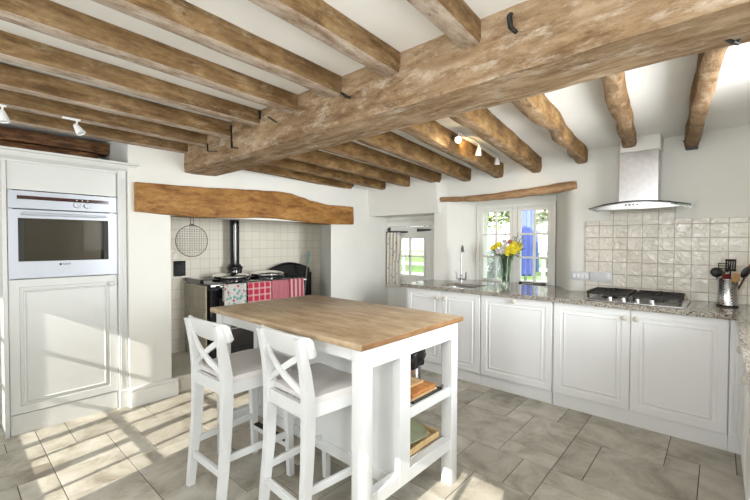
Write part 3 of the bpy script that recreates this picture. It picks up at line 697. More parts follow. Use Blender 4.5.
for (xa_, xb_2, z_) in ((-3.42, -3.08, 1.432), (-2.93, -2.72, 1.452)):
    m = MB(); m.prism([(xa_, z_-0.020), (xb_2, z_-0.010), (xb_2, z_+0.010), (xa_, z_+0.020)], 4.098, 4.108, 1)
    if xa_ < -3.3: m.box(-3.415, -3.375, 4.085, 4.108, z_-0.06, z_+0.06, 0.003)
    m.build('strap_hinge', HINGE, r)
# curtain
def curtain_mat():
    m, t, bs = new_mat('printed_curtain_cotton'); v = coords(t)
    a = N(t, 'ShaderNodeTexVoronoi', i_Scale=17.0); t.links.new(v, a.inputs['Vector'])
    n = N(t, 'ShaderNodeTexNoise', i_Scale=30.0, i_Detail=4.0); t.links.new(v, n.inputs['Vector'])
    c = mix(t, ramp(t, a.outputs['Distance'], [(0.22, (1, 1, 1)), (0.32, (0, 0, 0))]), (0.70, 0.66, 0.58), (0.46, 0.42, 0.44))
    t.links.new(c, bs.inputs['Base Color']); bs.inputs['Roughness'].default_value = 0.9; return m
m = MB(); rings = []
for k in range(13):
    t = k/12; z = 1.425 - 0.735*t; row = []; back = []
    for j in range(41):
        s_ = j/40; x = -3.405 + (0.255 if t < 0.5 else 0.235+0.0*t)*s_
        y = 4.055 + 0.026*math.sin(s_*PI*9+0.6*math.sin(t*3)) + 0.004*math.sin(s_*29)
        row.append((x, y, z)); back.append((x, y+0.004, z))
    rings.append(row + back[::-1])
m.ring_loft(rings)
tag(m.build('curtain', curtain_mat(), smooth=60), 'gathered cream curtain with faded print across left of cottage door window', 'curtain')
m = MB(); m.tube([(-3.415, 4.055, 1.43), (-3.10, 4.055, 1.425)], 0.006, 8); m.ball((-3.09, 4.055, 1.425), 0.012); m.tube([(-3.11, 4.055, 1.425), (-3.11, 4.10, 1.425)], 0.004, 6)
tag(m.build('curtain_rod', HINGE), 'thin dark curtain rod across the cottage door', 'curtain rod')

# ------------------------------------------------------------------ sockets
def plate(name, lb, x0, x1, z0, z1, mods):
    r = thing(name, lb, 'socket', ((x0+x1)/2, 3.789, z0))
    m = MB(); m.box(x0, x1, 3.778, 3.7895 if x0 > -0.9 else 3.7995, z0, z1, 0.003, 2); m.build('plate', SOCK, r)
    for a, b in mods:
        m = MB(); m.box(a, b, 3.774, 3.779, z0+0.018, z1-0.018, 0.002); m.build('switch', PLASTIC, r)
plate('switch_plate', 'pale multi-gang switch plate on plaster just left of tiles', -1.00, -0.853, 0.968, 1.040, [(-0.985+k*0.034, -0.985+k*0.034+0.024) for k in range(4)])
plate('cooker_switch', 'pale blank cooker switch plate on tiles left of hob', -0.845, -0.678, 0.962, 1.045, [(-0.710, -0.695)])
# ------------------------------------------------------------------ gas hob
r = thing('gas_hob', 'stainless steel four-burner gas hob with black pan supports', 'hob', (-0.47, 3.47, 0.865))
m = MB(); m.box(-0.76, -0.16, 3.235, 3.70, 0.8655, 0.874, 0.004, 2); m.build('plate', STEEL, r)
for bx, by, br in ((-0.63, 3.60, 0.035), (-0.63, 3.43, 0.045), (-0.33, 3.60, 0.045), (-0.33, 3.43, 0.030)):
    m = MB(); m.lathe((bx, by, 0.874), [(br+0.012, 0), (br+0.010, 0.008), (br, 0.012), (br, 0.016), (0.004, 0.020)], 24); m.build('burner', DARKMET, r)
for gx in (-0.63, -0.33):
    m = MB(); gz = 0.914
    for yy in (3.345, 3.69): m.bar((gx-0.135, yy, gz), (gx+0.135, yy, gz), 0.014, 0.020, bev=0.002)
    for xx in (gx-0.135, gx+0.135): m.bar((xx, 3.345, gz), (xx, 3.69, gz), 0.014, 0.020, bev=0.002)
    m.bar((gx-0.135, 3.515, gz), (gx+0.135, 3.515, gz), 0.010, 0.014, bev=0.002)
    for by in (3.43, 3.60):
        for dx in (-1, 1): m.bar((gx+dx*0.135, by, gz+0.002), (gx+dx*0.03, by, gz+0.006), 0.012, 0.018, bev=0.002)
        for dy in (-1, 1): m.bar((gx, by+dy*0.085, gz+0.002), (gx, by+dy*0.03, gz+0.006), 0.012, 0.018, bev=0.002)
    for xx in (gx-0.13, gx+0.13):
        for yy in (3.35, 3.685): m.bar((xx, yy, 0.8735), (xx, yy, gz), 0.013, 0.013, (0, 1, 0))
    m.build('pan_support', IRON, r)
for k in range(4):
    m = MB(); m.lathe((-0.60+k*0.085, 3.285, 0.874), [(0.019, 0), (0.018, 0.004), (0.015, 0.006), (0.014, 0.024), (0.010, 0.026)], 20); m.build('control_knob', STEEL, r)
# ------------------------------------------------------------------ extractor hood
r = thing('extractor_hood', 'stainless chimney extractor hood with curved glass canopy above hob', 'extractor hood', (-0.48, 3.65, 1.56))
m = MB(); m.box(-0.612, -0.355, 3.62, 3.79, 1.60, 2.01, 0.002); m.build('chimney', STEEL, r)
m = MB(); m.box(-0.70, -0.265, 3.47, 3.785, 1.558, 1.604, 0.006, 2); bd = m.build('body', PALESTEEL, r)
m = MB(); rt_, rb_ = [], []
n_ = 24; top, bot = [], []
for i in range(n_+1):
    t = i/n_; x = -0.80+0.645*t; s_ = 1-(2*t-1)**2
    zc = 1.572+0.040*s_; yf_ = 3.50-0.075*s_
    top.append([(x, yf_, zc), (x, 3.785, zc)]); bot.append([(x, yf_, zc-0.006), (x, 3.785, zc-0.006)])
m.ring_loft([[a[0], a[1], b[1], b[0]] for a, b in zip(top, bot)]); m.build('glass_canopy', HOODGLASS, r)
m = MB(); pp = []
for i in range(n_+1):
    t = i/n_; x = -0.80+0.645*t; s_ = 1-(2*t-1)**2; pp.append((x, 3.498-0.075*s_, 1.570+0.040*s_))
m.tube(pp, 0.0035, 6); m.build('glass_edge', IRON, r)
m = MB(); rg = []
for i in range(17):
    t = i/16; x = -0.74+0.525*t; s_ = 1-(2*t-1)**2
    zt_ = 1.566+0.036*s_; yy = 3.475-0.035*s_
    rg.append([(x, yy, zt_), (x, yy+0.012, zt_), (x, yy+0.012, 1.560-0.008*s_), (x, yy, 1.560-0.008*s_)])
m.ring_loft(rg); fr_ = m.build('front_fascia', simple('hood_fascia_silver', (0.70, 0.71, 0.72), 0.3, 0.6), r)
for k in range(4):
    x = -0.535+k*0.024; m = MB(); m.lathe((x, 3.441, 1.583), [(0.006, 0), (0.005, 0.004)], 12, (0, -1, 0)); m.build('button', IRON, fr_)

# ------------------------------------------------------------------ utensil holder
ux, uy, uz = 0.045, 3.585, 0.865
r = thing('utensil_holder', 'perforated stainless steel cylinder holding cooking utensils in right corner', 'utensil holder', (ux, uy, uz))
def perf():
    m, t, bs = new_mat('perforated_steel')
    c = N(t, 'ShaderNodeTexCoord'); s = N(t, 'ShaderNodeSeparateXYZ'); t.links.new(c.outputs['Object'], s.inputs[0])
    at = N(t, 'ShaderNodeMath', operation='ARCTAN2'); t.links.new(s.outputs[1], at.inputs[0]); t.links.new(s.outputs[0], at.inputs[1])
    mu = N(t, 'ShaderNodeMath', operation='MULTIPLY'); mu.inputs[1].default_value = 5.0; t.links.new(at.outputs[0], mu.inputs[0])
    s1 = N(t, 'ShaderNodeMath', operation='SINE'); m4 = N(t, 'ShaderNodeMath', operation='MULTIPLY'); m4.inputs[1].default_value = 3.0
    t.links.new(mu.outputs[0], m4.inputs[0]); t.links.new(m4.outputs[0], s1.inputs[0])
    mz = N(t, 'ShaderNodeMath', operation='MULTIPLY'); mz.inputs[1].default_value = 330; t.links.new(s.outputs[2], mz.inputs[0]); s2 = N(t, 'ShaderNodeMath', operation='SINE'); t.links.new(mz.outputs[0], s2.inputs[0])
    s3 = N(t, 'ShaderNodeMath', operation='SINE'); t.links.new(mu.outputs[0], s3.inputs[0])
    g1 = N(t, 'ShaderNodeMath', operation='MULTIPLY'); t.links.new(s1.outputs[0], g1.inputs[0]); t.links.new(s2.outputs[0], g1.inputs[1])
    g2 = N(t, 'ShaderNodeMath', operation='GREATER_THAN'); g2.inputs[1].default_value = 0.2; t.links.new(g1.outputs[0], g2.inputs[0])
    g3 = N(t, 'ShaderNodeMath', operation='GREATER_THAN'); g3.inputs[1].default_value = 0.0; t.links.new(s3.outputs[0], g3.inputs[0])
    g = N(t, 'ShaderNodeMath', operation='MULTIPLY'); t.links.new(g2.outputs[0], g.inputs[0]); t.links.new(g3.outputs[0], g.inputs[1])
    t.links.new(mix(t, g.outputs[0], (0.66, 0.66, 0.67), (0.02, 0.02, 0.02)), bs.inputs['Base Color'])
    inv = N(t, 'ShaderNodeMath', operation='SUBTRACT'); inv.inputs[0].default_value = 1; t.links.new(g.outputs[0], inv.inputs[1]); t.links.new(inv.outputs[0], bs.inputs['Metallic'])
    bs.inputs['Roughness'].default_value = 0.2; return m
m = MB(); R_ = 0.056
m.lathe((ux, uy, uz), [(R_, 0.001), (R_, 0.014), (R_-0.001, 0.016), (R_-0.001, 0.184), (R_, 0.186), (R_, 0.190), (R_-0.004, 0.190), (R_-0.004, 0.01)], 40); m.build('cylinder', perf(), r)
m = MB(); m.lathe((ux, uy, uz), [(R_+0.001, 0.0005), (R_+0.001, 0.012), (R_-0.0005, 0.012)], 40); m.build('base_ring', IRON, r)
def utensil(name, lb, ang, tilt, L, head, mat, hmat=None):
    b0 = Vector((ux+0.012*math.cos(ang), uy+0.012*math.sin(ang), uz+0.015))
    d = Vector((math.cos(ang)*math.sin(tilt), math.sin(ang)*math.sin(tilt), math.cos(tilt)))
    rr_ = thing(name, lb, 'utensil', b0)
    m = MB(); m.tube([b0, b0+d*L], [0.005, 0.0045], 8); m.build('handle', hmat or mat, rr_)
    sdv = Vector((0.75, 0.66, 0)); sdv = (sdv - d*sdv.dot(d)).normalized(); nn = d.cross(sdv).normalized(); e = b0+d*L
    m = MB()
    M = Matrix((sdv, nn, d)).transposed().to_4x4(); M.translation = e
    if head == 'spoon':
        q = bmesh.ops.create_icosphere(m.bm, subdivisions=2, radius=1)['verts']
        for v in q: v.co = M @ Vector((v.co.x*0.030, v.co.y*0.009 + 0.010*(v.co.x**2+v.co.z**2), v.co.z*0.042+0.036))
    elif head == 'ladle':
        q = bmesh.ops.create_icosphere(m.bm, subdivisions=2, radius=1)['verts']
        for v in q: v.co = M @ Vector((v.co.x*0.040, v.co.y*0.028-0.01, v.co.z*0.036+0.02))
    elif head == 'turner':
        m.box(-0.036, 0.036, -0.003, 0.003, 0.0, 0.015, 0.001, 1, M)
        for k in range(5): m.box(-0.036+k*0.0155, -0.036+k*0.0155+0.010, -0.002, 0.002, 0.014, 0.070, 0.001, 1, M)
        m.box(-0.036, 0.036, -0.003, 0.003, 0.068, 0.084, 0.001, 1, M)
    elif head == 'masher':
        for k in range(4): m.tube([M @ Vector((-0.036, 0, 0.012+k*0.017)), M @ Vector((0.036, 0, 0.012+k*0.017))], 0.004, 6)
        m.tube([M @ Vector((0, 0, 0)), M @ Vector((-0.036, 0, 0.012)), M @ Vector((-0.036, 0, 0.063)), M @ Vector((0.036, 0, 0.063)), M @ Vector((0.036, 0, 0.012)), M @ Vector((0, 0, 0))], 0.004, 6)
    else:
        m.box(-0.024, 0.024, -0.004, 0.004, 0, 0.06, 0.003, 2, M)
    m.build('head', mat, rr_)
BLK = simple('black_nylon', (0.012, 0.012, 0.013), 0.35); RED = simple('red_silicone', (0.14, 0.012, 0.01), 0.4); WD = simple('beech', (0.5, 0.28, 0.12), 0.6); ORG = simple('orange_red_silicone', (0.30, 0.05, 0.02), 0.4)
utensil('ladle', 'black nylon ladle leaning left in the utensil holder', PI*0.95, 0.25, 0.20, 'ladle', BLK)
utensil('slotted_turner', 'black slotted turner standing tallest in the utensil holder', 0.9, 0.03, 0.225, 'turner', BLK)
utensil('serving_spoon', 'black serving spoon leaning right in the utensil holder', -0.25, 0.36, 0.20, 'spoon', BLK)
utensil('spatula', 'orange-red spatula at right of the utensil holder', 0.25, 0.40, 0.235, 'flat', ORG, WD)
utensil('silicone_spatula', 'small dark red spatula at the front of the utensil holder', -1.9, 0.12, 0.150, 'flat', RED)
utensil('wooden_spoon', 'pale wooden spatula low in the utensil holder', -0.9, 0.26, 0.165, 'flat', WD)
utensil('wire_masher', 'black wire masher at the back of the utensil holder', 2.2, 0.10, 0.215, 'masher', BLK)

# ------------------------------------------------------------------ vase of flowers
vx, vy, vz = -1.67, 3.93, 0.865
r = thing('flower_vase', 'clear glass vase of flowers standing on worktop before the window', 'vase', (vx, vy, vz))
m = MB(); m.lathe((vx, vy, vz), [(0.040, 0.001), (0.042, 0.01), (0.046, 0.10), (0.058, 0.20), (0.078, 0.29), (0.074, 0.29), (0.054, 0.20), (0.042, 0.10), (0.036, 0.02)], 28); m.build('glass_body', VASEG, r)
m = MB(); m.lathe((vx, vy, vz), [(0.034, 0.021), (0.040, 0.10), (0.050, 0.19), (0.001, 0.191)], 24); m.build('water', glass_mat('vase_water', (0.70, 0.80, 0.66), 0.1), r)
YEL = simple('yellow_petals', (0.82, 0.70, 0.04), 0.6, 0, 0.10, 60); WHT = simple('white_petals', (0.72, 0.68, 0.68), 0.6, 0, 0.05, 60)
PNK = simple('rust_petals', (0.45, 0.16, 0.10), 0.6); STEM = simple('stem_green', (0.10, 0.19, 0.04), 0.5, 0, 0.2, 30); LEAF = simple('leaf_green', (0.08, 0.16, 0.05), 0.5, 0, 0.2, 30); TWIG = simple('grey_sprig', (0.25, 0.24, 0.28), 0.7)
rf = random.Random(11)
def flower(name, lb, cat, group, dx, dz, dy, kind, size, mat):
    dz += 0.055; e = Vector((vx+dx, vy+dy, vz+dz)); size *= 1.2; b0 = Vector((vx-dx*0.18, vy-dy*0.2, vz+0.03))
    rr_ = thing(name, lb, cat, b0, group)
    md = Vector((vx+dx*0.35, vy+dy*0.35, vz+0.285))
    m = MB(); m.tube([b0, b0.lerp(md, 0.5), md, md.lerp(e, 0.6)+Vector((0, 0, 0.01)), e], 0.0028, 6)
    m.build('stem', STEM, rr_)
    d = Vector((dx*1.5+0.30, dy*1.5-0.75, 0.55)).normalized()
    t = Vector((0, 0, 1)); a = d.cross(t).normalized(); b = a.cross(d)
    m = MB()
    if kind == 'mum':
        for layer in range(5):
            n = 14-layer*2; el = 0.15+layer*0.30; Rr = size*(1-layer*0.14)
            for k in range(n):
                an = 2*PI*(k+layer*0.5)/n + rf.uniform(-.1, .1)
                dirv = (a*math.cos(an)+b*math.sin(an))*math.cos(el) + d*math.sin(el)
                sdv = dirv.cross(d).normalized(); p0_ = e; p1_ = e+dirv*Rr*0.6; p2_ = e+dirv*Rr
                wq = size*0.19
                vs_ = [m.bm.verts.new(p) for p in (p0_-sdv*wq*0.4, p1_-sdv*wq, p2_, p1_+sdv*wq, p0_+sdv*wq*0.4, p1_+d*size*0.05)]
                for tri in ((0, 1, 5), (1, 2, 5), (2, 3, 5), (3, 4, 5), (4, 0, 5)):
                    m.bm.faces.new([vs_[i] for i in tri])
        m.ball(e+d*size*0.25, size*0.35, sub=1)
    elif kind == 'daisy':
        for k in range(12):
            an = 2*PI*k/12; dirv = (a*math.cos(an)+b*math.sin(an))*0.95+d*0.2; sdv = dirv.cross(d).normalized(); wq = size*0.18
            vs_ = [m.bm.verts.new(p) for p in (e, e+dirv*size*0.6-sdv*wq, e+dirv*size, e+dirv*size*0.6+sdv*wq)]; m.bm.faces.new(vs_)
        m.ball(e+d*0.003, size*0.22, sub=1)
    else:
        for k in range(14):
            tt = 0.35+k*0.05; p = md.lerp(e, tt); o_ = Vector((rf.uniform(-1, 1), rf.uniform(-1, 1), rf.uniform(-.4, 1)))*0.022
            m.tube([p, p+o_], 0.001, 4); m.ball(p+o_, 0.005, sub=1)
    m.build('bloom', mat, rr_, smooth=0)
for dx, dz, dy in ((0.085, 0.335, -0.04), (0.13, 0.315, -0.01), (0.055, 0.315, -0.06), (0.105, 0.285, -0.055), (0.05, 0.27, -0.07), (0.135, 0.345, 0.02), (0.10, 0.36, 0.0)):
    flower('yellow_chrysanthemum', 'full yellow chrysanthemum in the cluster at right of the bouquet', 'flower', 'yellow flowers at right of the bouquet', dx, dz, dy, 'mum', 0.036, YEL)
for dx, dz, dy in ((-0.115, 0.335, 0.0), (-0.085, 0.36, 0.02), (-0.06, 0.345, -0.03), (-0.13, 0.32, -0.03)):
    flower('yellow_chrysanthemum', 'yellow chrysanthemum in the smaller cluster at left of the bouquet', 'flower', 'yellow flowers at left of the bouquet', dx, dz, dy, 'mum', 0.030, YEL)
for dx, dz, dy in ((-0.02, 0.285, -0.06), (-0.055, 0.27, -0.05), (0.0, 0.255, -0.07), (-0.075, 0.29, -0.03), (-0.03, 0.315, -0.04), (0.01, 0.30, -0.06), (0.0, 0.37, 0.0), (-0.03, 0.385, 0.02), (0.03, 0.375, 0.02), (-0.01, 0.34, -0.03), (-0.09, 0.255, -0.03)):
    flower('white_daisy', 'small white daisy in the middle of the bouquet', 'flower', 'white flowers in the bouquet', dx, dz, dy, 'daisy', 0.026, WHT)
flower('rust_flower', 'single rust-coloured flower at the top of the bouquet', 'flower', None, 0.045, 0.385, 0.0, 'mum', 0.026, PNK)
for dx, dz, dy in ((0.12, 0.46, 0.02), (0.17, 0.44, 0.0), (-0.02, 0.47, 0.03), (0.08, 0.44, 0.05), (0.20, 0.40, -0.02)):
    flower('grey_sprig', 'wispy grey flowering sprig sticking up from the bouquet', 'flower', 'grey sprigs in the bouquet', dx, dz, dy, 'sprig', 0.02, TWIG)
for k in range(26):
    an = k/13*2*PI; L_ = rf.uniform(0.10, 0.20); st = Vector((vx+0.05*math.cos(an), vy+0.05*math.sin(an), vz+0.29)); e = st+Vector((math.cos(an)*L_, math.sin(an)*L_*0.6, rf.uniform(-0.05, 0.09)))
    m = MB(); sdv = (e-st).cross(Vector((0, 0, 1))).normalized(); md = st.lerp(e, 0.5)+Vector((0, 0, 0.02))
    for s0, s1 in ((1, -1),):
        a_, b_2, c_2, d_2 = st, md+sdv*0.018, e, md-sdv*0.018
        q = [m.bm.verts.new(p) for p in (a_, b_2, c_2, d_2)]; m.bm.faces.new(q)
        q2 = [m.bm.verts.new(Vector(p)+Vector((0, 0, 0.0012))) for p in (a_, b_2, c_2, d_2)]; m.bm.faces.new(q2)
    m.tube([Vector((vx, vy, vz+0.05)), st.lerp(Vector((vx, vy, vz+0.1)), 0.3), st, md], 0.002, 5)
    tag(m.build('leaf_spray', LEAF, smooth=0), 'slender green leaf spray fanning from the vase rim', 'leaf', 'leaf sprays in the vase')

# ------------------------------------------------------------------ range cooker in the recess
dz_a = 0.02
ax0, ax1, ay0, ay1, az0, az1 = -4.17, -3.66, 1.72, 2.82, 0.145, 0.865
r = thing('range_cooker', 'black cast-iron range cooker with two domed lids in tiled recess', 'cooker', (-3.9, 2.27, 0.145))
m = MB(); m.box(ax0, ax1, ay0, ay1, az0, 0.82, 0.004); m.build('body', ENAMEL, r)
m = MB(); m.box(ax0, ax1+0.035, ay0-0.02, ay1+0.02, 0.82, 0.886, 0.010, 2); m.build('top_plate', ENAMEL, r)
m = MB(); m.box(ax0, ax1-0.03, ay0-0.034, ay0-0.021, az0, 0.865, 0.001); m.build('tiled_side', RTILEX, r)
m = MB(); m.box(ax0, ax1-0.14, ay0-0.036, ay0-0.0, 0.886, 0.922, 0.002); m.build('upstand', ENAMEL, r)
for yc in (2.06, 2.50):
    m = MB(); m.lathe((-3.90, yc, 0.886), [(0.20, 0), (0.20, 0.022), (0.185, 0.030), (0.182, 0.036)], 40); rg_ = m.build('hotplate_ring', ENAMEL, r)
    m = MB(); m.lathe((-3.90, yc, 0.923), [(0.190, 0), (0.190, 0.014), (0.170, 0.028), (0.10, 0.040), (0.02, 0.044)], 40); ldd = m.build('lid', CHROME, r)
    m = MB(); m.tube([(-3.715, yc-0.05, 0.94), (-3.69, yc-0.05, 0.945), (-3.69, yc+0.05, 0.945), (-3.715, yc+0.05, 0.94)], 0.007, 8); m.build('lid_handle', CHROME, ldd)
for (ya_, yb2, za_, zb_) in ((1.80, 2.24, 0.54, 0.74), (2.30, 2.74, 0.54, 0.74), (2.30, 2.74, 0.24, 0.47), (1.80, 2.24, 0.24, 0.47)):
    m = MB(); m.box(ax1, ax1+0.03, ya_, yb2, za_, zb_, 0.012, 2); dd = m.build('oven_door', DARKMET, r)
    m = MB(); m.tube([(ax1+0.03, ya_+0.04, zb_-0.03), (ax1+0.065, ya_+0.05, zb_-0.035), (ax1+0.065, yb2-0.05, zb_-0.035), (ax1+0.03, yb2-0.04, zb_-0.03)], 0.008, 8); m.build('handle', CHROME, dd)
m = MB(); m.tube([(ax1+0.10, ay0+0.04, 0.865), (ax1+0.10, ay1-0.02, 0.865)], 0.011, 10)
for yy in (ay0+0.06, ay1-0.04): m.tube([(ax1+0.02, yy, 0.855), (ax1+0.10, yy, 0.865)], 0.009, 8); m.ball((ax1+0.10, yy, 0.865), 0.018)
m.build('towel_rail', CHROME, r)
m = MB(); m.lathe((-4.04, 2.175, 0.886), [(0.085, 0), (0.088, 0.02), (0.080, 0.03), (0.080, 0.10), (0.088, 0.105), (0.088, 0.13), (0.070, 0.15), (0.062, 0.16)], 28)
m.build('flue_base', ENAMEL, r)
m = MB(); m.tube([(-4.04, 2.175, 1.02), (-4.04, 2.175, 1.98)], 0.052, 24); m.build('flue_pipe', ENAMEL, r)
def stripes(name, base, cols, su, sv, diag=False):
    m, t, bs = new_mat(name)
    c = N(t, 'ShaderNodeTexCoord'); s = N(t, 'ShaderNodeSeparateXYZ'); t.links.new(c.outputs['Object'], s.inputs[0])
    def band(axis, f, th):
        mu = N(t, 'ShaderNodeMath', operation='MULTIPLY'); mu.inputs[1].default_value = f; t.links.new(s.outputs[axis], mu.inputs[0])
        fr = N(t, 'ShaderNodeMath', operation='FRACT'); t.links.new(mu.outputs[0], fr.inputs[0])
        g = N(t, 'ShaderNodeMath', operation='GREATER_THAN'); g.inputs[1].default_value = th; t.links.new(fr.outputs[0], g.inputs[0]); return g.outputs[0]
    col_ = base
    if su: col_ = mix(t, band(1, su[0], su[1]), col_, cols[0])
    if sv:
        mk = band(2, sv[0], sv[1])
        hf = N(t, 'ShaderNodeMath', operation='MULTIPLY'); hf.inputs[1].default_value = sv[2]; t.links.new(mk, hf.inputs[0])
        col_ = mix(t, hf.outputs[0], col_, cols[-1])
    if isinstance(col_, tuple): bs.inputs['Base Color'].default_value = (*col_, 1)
    else: t.links.new(col_, bs.inputs['Base Color'])
    bs.inputs['Roughness'].default_value = 0.95; return m
def printed(name, base, c1, c2):
    m, t, bs = new_mat(name); v = coords(t, (1, 1, 1))
    a = N(t, 'ShaderNodeTexVoronoi', i_Scale=26.0); t.links.new(v, a.inputs['Vector']); b = N(t, 'ShaderNodeTexVoronoi', i_Scale=19.0); t.links.new(v, b.inputs['Vector'])
    c = mix(t, ramp(t, a.outputs['Distance'], [(0.34, (1, 1, 1)), (0.44, (0, 0, 0))]), base, c1)
    c = mix(t, ramp(t, b.outputs['Distance'], [(0.2, (1, 1, 1)), (0.26, (0, 0, 0))]), c, c2)
    t.links.new(c, bs.inputs['Base Color']); bs.inputs['Roughness'].default_value = 0.95; return m
towels = [(1.80, 2.03, 'white tea towel printed in teal and red, leftmost on range rail', printed('floral_print_cotton', (0.50, 0.48, 0.45), (0.13, 0.29, 0.28), (0.42, 0.04, 0.08)), 0.60),
          (2.05, 2.32, 'red and white gingham tea towel, second from left on range rail', stripes('red_gingham_cotton', (0.42, 0.025, 0.055), [(0.55, 0.27, 0.28), (0.60, 0.46, 0.45)], (15, 0.74), (15, 0.74, 0.55)), 0.56),
          (2.33, 2.54, 'plain faded red tea towel, third from left on range rail', stripes('faded_red_cotton', (0.36, 0.07, 0.10), [(0.46, 0.20, 0.22)], (60, 0.5), None), 0.58),
          (2.55, 2.75, 'red tea towel with pale vertical stripes, rightmost on range rail', stripes('red_striped_cotton', (0.38, 0.05, 0.085), [(0.52, 0.36, 0.36)], (18, 0.55), None), 0.57)]
rx = ax1+0.10
for ya_, yb2, lb, mt_, zb_ in towels:
    m = MB(); rings = []
    prof_t = [(rx-0.016, zb_+0.12)] + [(rx-0.016, 0.76), (rx-0.016, 0.85)] + [(rx+0.0155*math.cos(PI-PI*k/6), 0.865+0.0155*math.sin(PI-PI*k/6)) for k in range(1, 6)] + [(rx+0.016, 0.85), (rx+0.018, 0.76), (rx+0.020, 0.68), (rx+0.022, zb_)]
    for k in range(21):
        s_ = k/20; y = ya_+(yb2-ya_)*s_
        row = []
        for (px_, pz_) in prof_t:
            wv = 0.006*math.sin(s_*PI*5+ya_*7)*max(0, (0.86-pz_)/0.25)
            sg = 1 if px_ > rx else -1
            row.append((px_+wv*(1 if sg > 0 else 0.3), y, pz_))
        th_ = [(p[0]+(0.004 if p[0] > rx else -0.004), p[1], p[2]+(0.004 if abs(p[0]-rx) < 0.014 else 0)) for p in row]
        rings.append(row+th_[::-1])
    m.ring_loft(rings); tag(m.build('tea_towel', mt_, smooth=60), lb, 'towel', 'tea towels on the range rail')
# wire toaster hanging behind mantel
r = thing('wire_toaster', 'round wire mesh range toaster hanging below mantel beam', 'toaster', (-3.76, 1.592, 1.15))
m = MB(); cx_, cy_, cz_ = -3.76, 1.592, 1.302; RR = 0.150
m.tube([(cx_, cy_+RR*math.cos(2*PI*k/40), cz_+RR*math.sin(2*PI*k/40)) for k in range(41)], 0.0035, 6); m.build('rim', HINGE, r)
m = MB()
for k in range(-6, 7):
    o_ = k*0.0225; h_ = math.sqrt(max(0, RR*RR-o_*o_))
    m.tube([(cx_, cy_+o_, cz_-h_), (cx_, cy_+o_, cz_+h_)], 0.0012, 4); m.tube([(cx_+0.002, cy_-h_, cz_+o_), (cx_+0.002, cy_+h_, cz_+o_)], 0.0012, 4)
m.build('mesh', HINGE, r)
m = MB()
for s_ in (-1, 1): m.tube([(cx_, cy_+s_*0.012, cz_+RR), (cx_, cy_+s_*0.016, cz_+RR+0.18), (cx_, cy_, cz_+RR+0.21)], 0.003, 6)
m.box(cx_-0.006, cx_+0.006, cy_-0.018, cy_+0.018, cz_+RR-0.006, cz_+RR+0.014); m.build('handle', HINGE, r)
m = MB(); m.tube([(-3.625, 1.592, 1.62), (cx_, 1.592, 1.645), (cx_-0.01, 1.592, 1.665)], 0.004, 6)
tag(m.build('wall_hook', HINGE), 'small hook behind mantel beam carrying the wire toaster', 'hook')
r = thing('black_switch_plate', 'black double switch plate on tiles left of the range', 'socket', (-4.195, 1.655, 0.93))
m = MB(); m.box(-4.199, -4.185, 1.585, 1.705, 0.935, 1.095, 0.003); m.build('plate', ENAMEL, r)
for z in (0.98, 1.05):
    m = MB(); m.box(-4.186, -4.179, 1.675, 1.69, z-0.012, z+0.012, 0.002); m.build('switch', DARKMET, r)
# domed black splash tray leaning against the splayed jamb corner
m = MB(); pts = [(2.66, 0.905), (3.26, 0.905), (3.265, 0.955)] + [(3.26-0.60*k/12, 0.965+0.070*math.sin(PI*k/12)) for k in range(1, 12)] + [(2.655, 0.955)]
m.prism(pts, -4.10, -4.07, 0)
for v in m.bm.verts: v.co.x += (v.co.z-0.905)*-0.45
r = thing('griddle_tray', 'black domed tray leaning at right rear of the range', 'tray', (-4.12, 2.96, 0.905))
m.build('plate', ENAMEL, r)
m = MB(); m.tube([(-4.11, 2.67+0.58*k/12, 0.962+0.062*math.sin(PI*k/12)) for k in range(13)], 0.008, 6); m.build('rim', ENAMEL, r)
m = MB(); m.box(-4.19, -4.02, 2.86, 3.25, 0.145, 0.904, 0.004); tag(m.build('side_cupboard', ENAMEL), 'slim black cupboard at right side of range, partly hidden by island', 'cabinet')
r = thing('fish_slice', 'long-handled slice with teal grip standing right of the range', 'utensil', (-3.96, 3.08, 0.60))
m = MB(); m.bar((-3.962, 3.085, 0.60), (-3.98, 3.150, 1.04), 0.014, 0.004, (1, 0, 0)); m.build('blade_shaft', STEEL, r)
m = MB(); m.tube([(-3.98, 3.148, 1.02), (-3.984, 3.172, 1.13), (-3.986, 3.180, 1.175)], [0.011, 0.014, 0.010], 8); m.build('grip', simple('teal_grip', (0.10, 0.34, 0.32), 0.4), r)
m = MB(); m.box(-4.015, -3.93, 3.05, 3.12, 0.575, 0.60, 0.003)
tag(m.build('utensil_bracket', IRON), 'small black bracket on side of warming cabinet holding the slice', 'bracket')

# ------------------------------------------------------------------ kitchen island
tx0, tx1, ty0, ty1 = -2.295, -1.026, 1.075, 1.870
r = thing('kitchen_island', 'white kitchen island with thick oak top and open steel shelves', 'table', ((tx0+tx1)/2, (ty0+ty1)/2, 0))
m = MB(); m.box(tx0, tx1, ty0, ty1, 0.873, 0.900, 0.003, 2)
for f_ in m.bm.faces:
    f_.normal_update()
    if abs(f_.normal.x) > 0.6 or abs(f_.normal.y) > 0.6: f_.material_index = 1 if abs(f_.normal.x) > 0.6 else 0
m.build('worktop', [OAKTOP, OAKEDGE], r)
lx0, lx1, ly0, ly1 = tx0+0.022, tx1-0.022, ty0+0.028, ty1-0.020
lw = 0.062
for (x, y) in ((lx0, ly0), (lx1-lw, ly0), (lx0, ly1-lw), (lx1-lw, ly1-lw)):
    m = MB(); m.box(x, x+lw, y, y+lw, 0, 0.872, 0.003, 2); m.build('leg', FURN, r)
m = MB(); ya_ = 0.783
m.box(lx0+lw, lx1-lw, ly0+0.012, ly0+0.034, ya_+0.03, 0.872); m.box(lx0+lw, lx1-lw, ly1-0.034, ly1-0.012, ya_, 0.872)
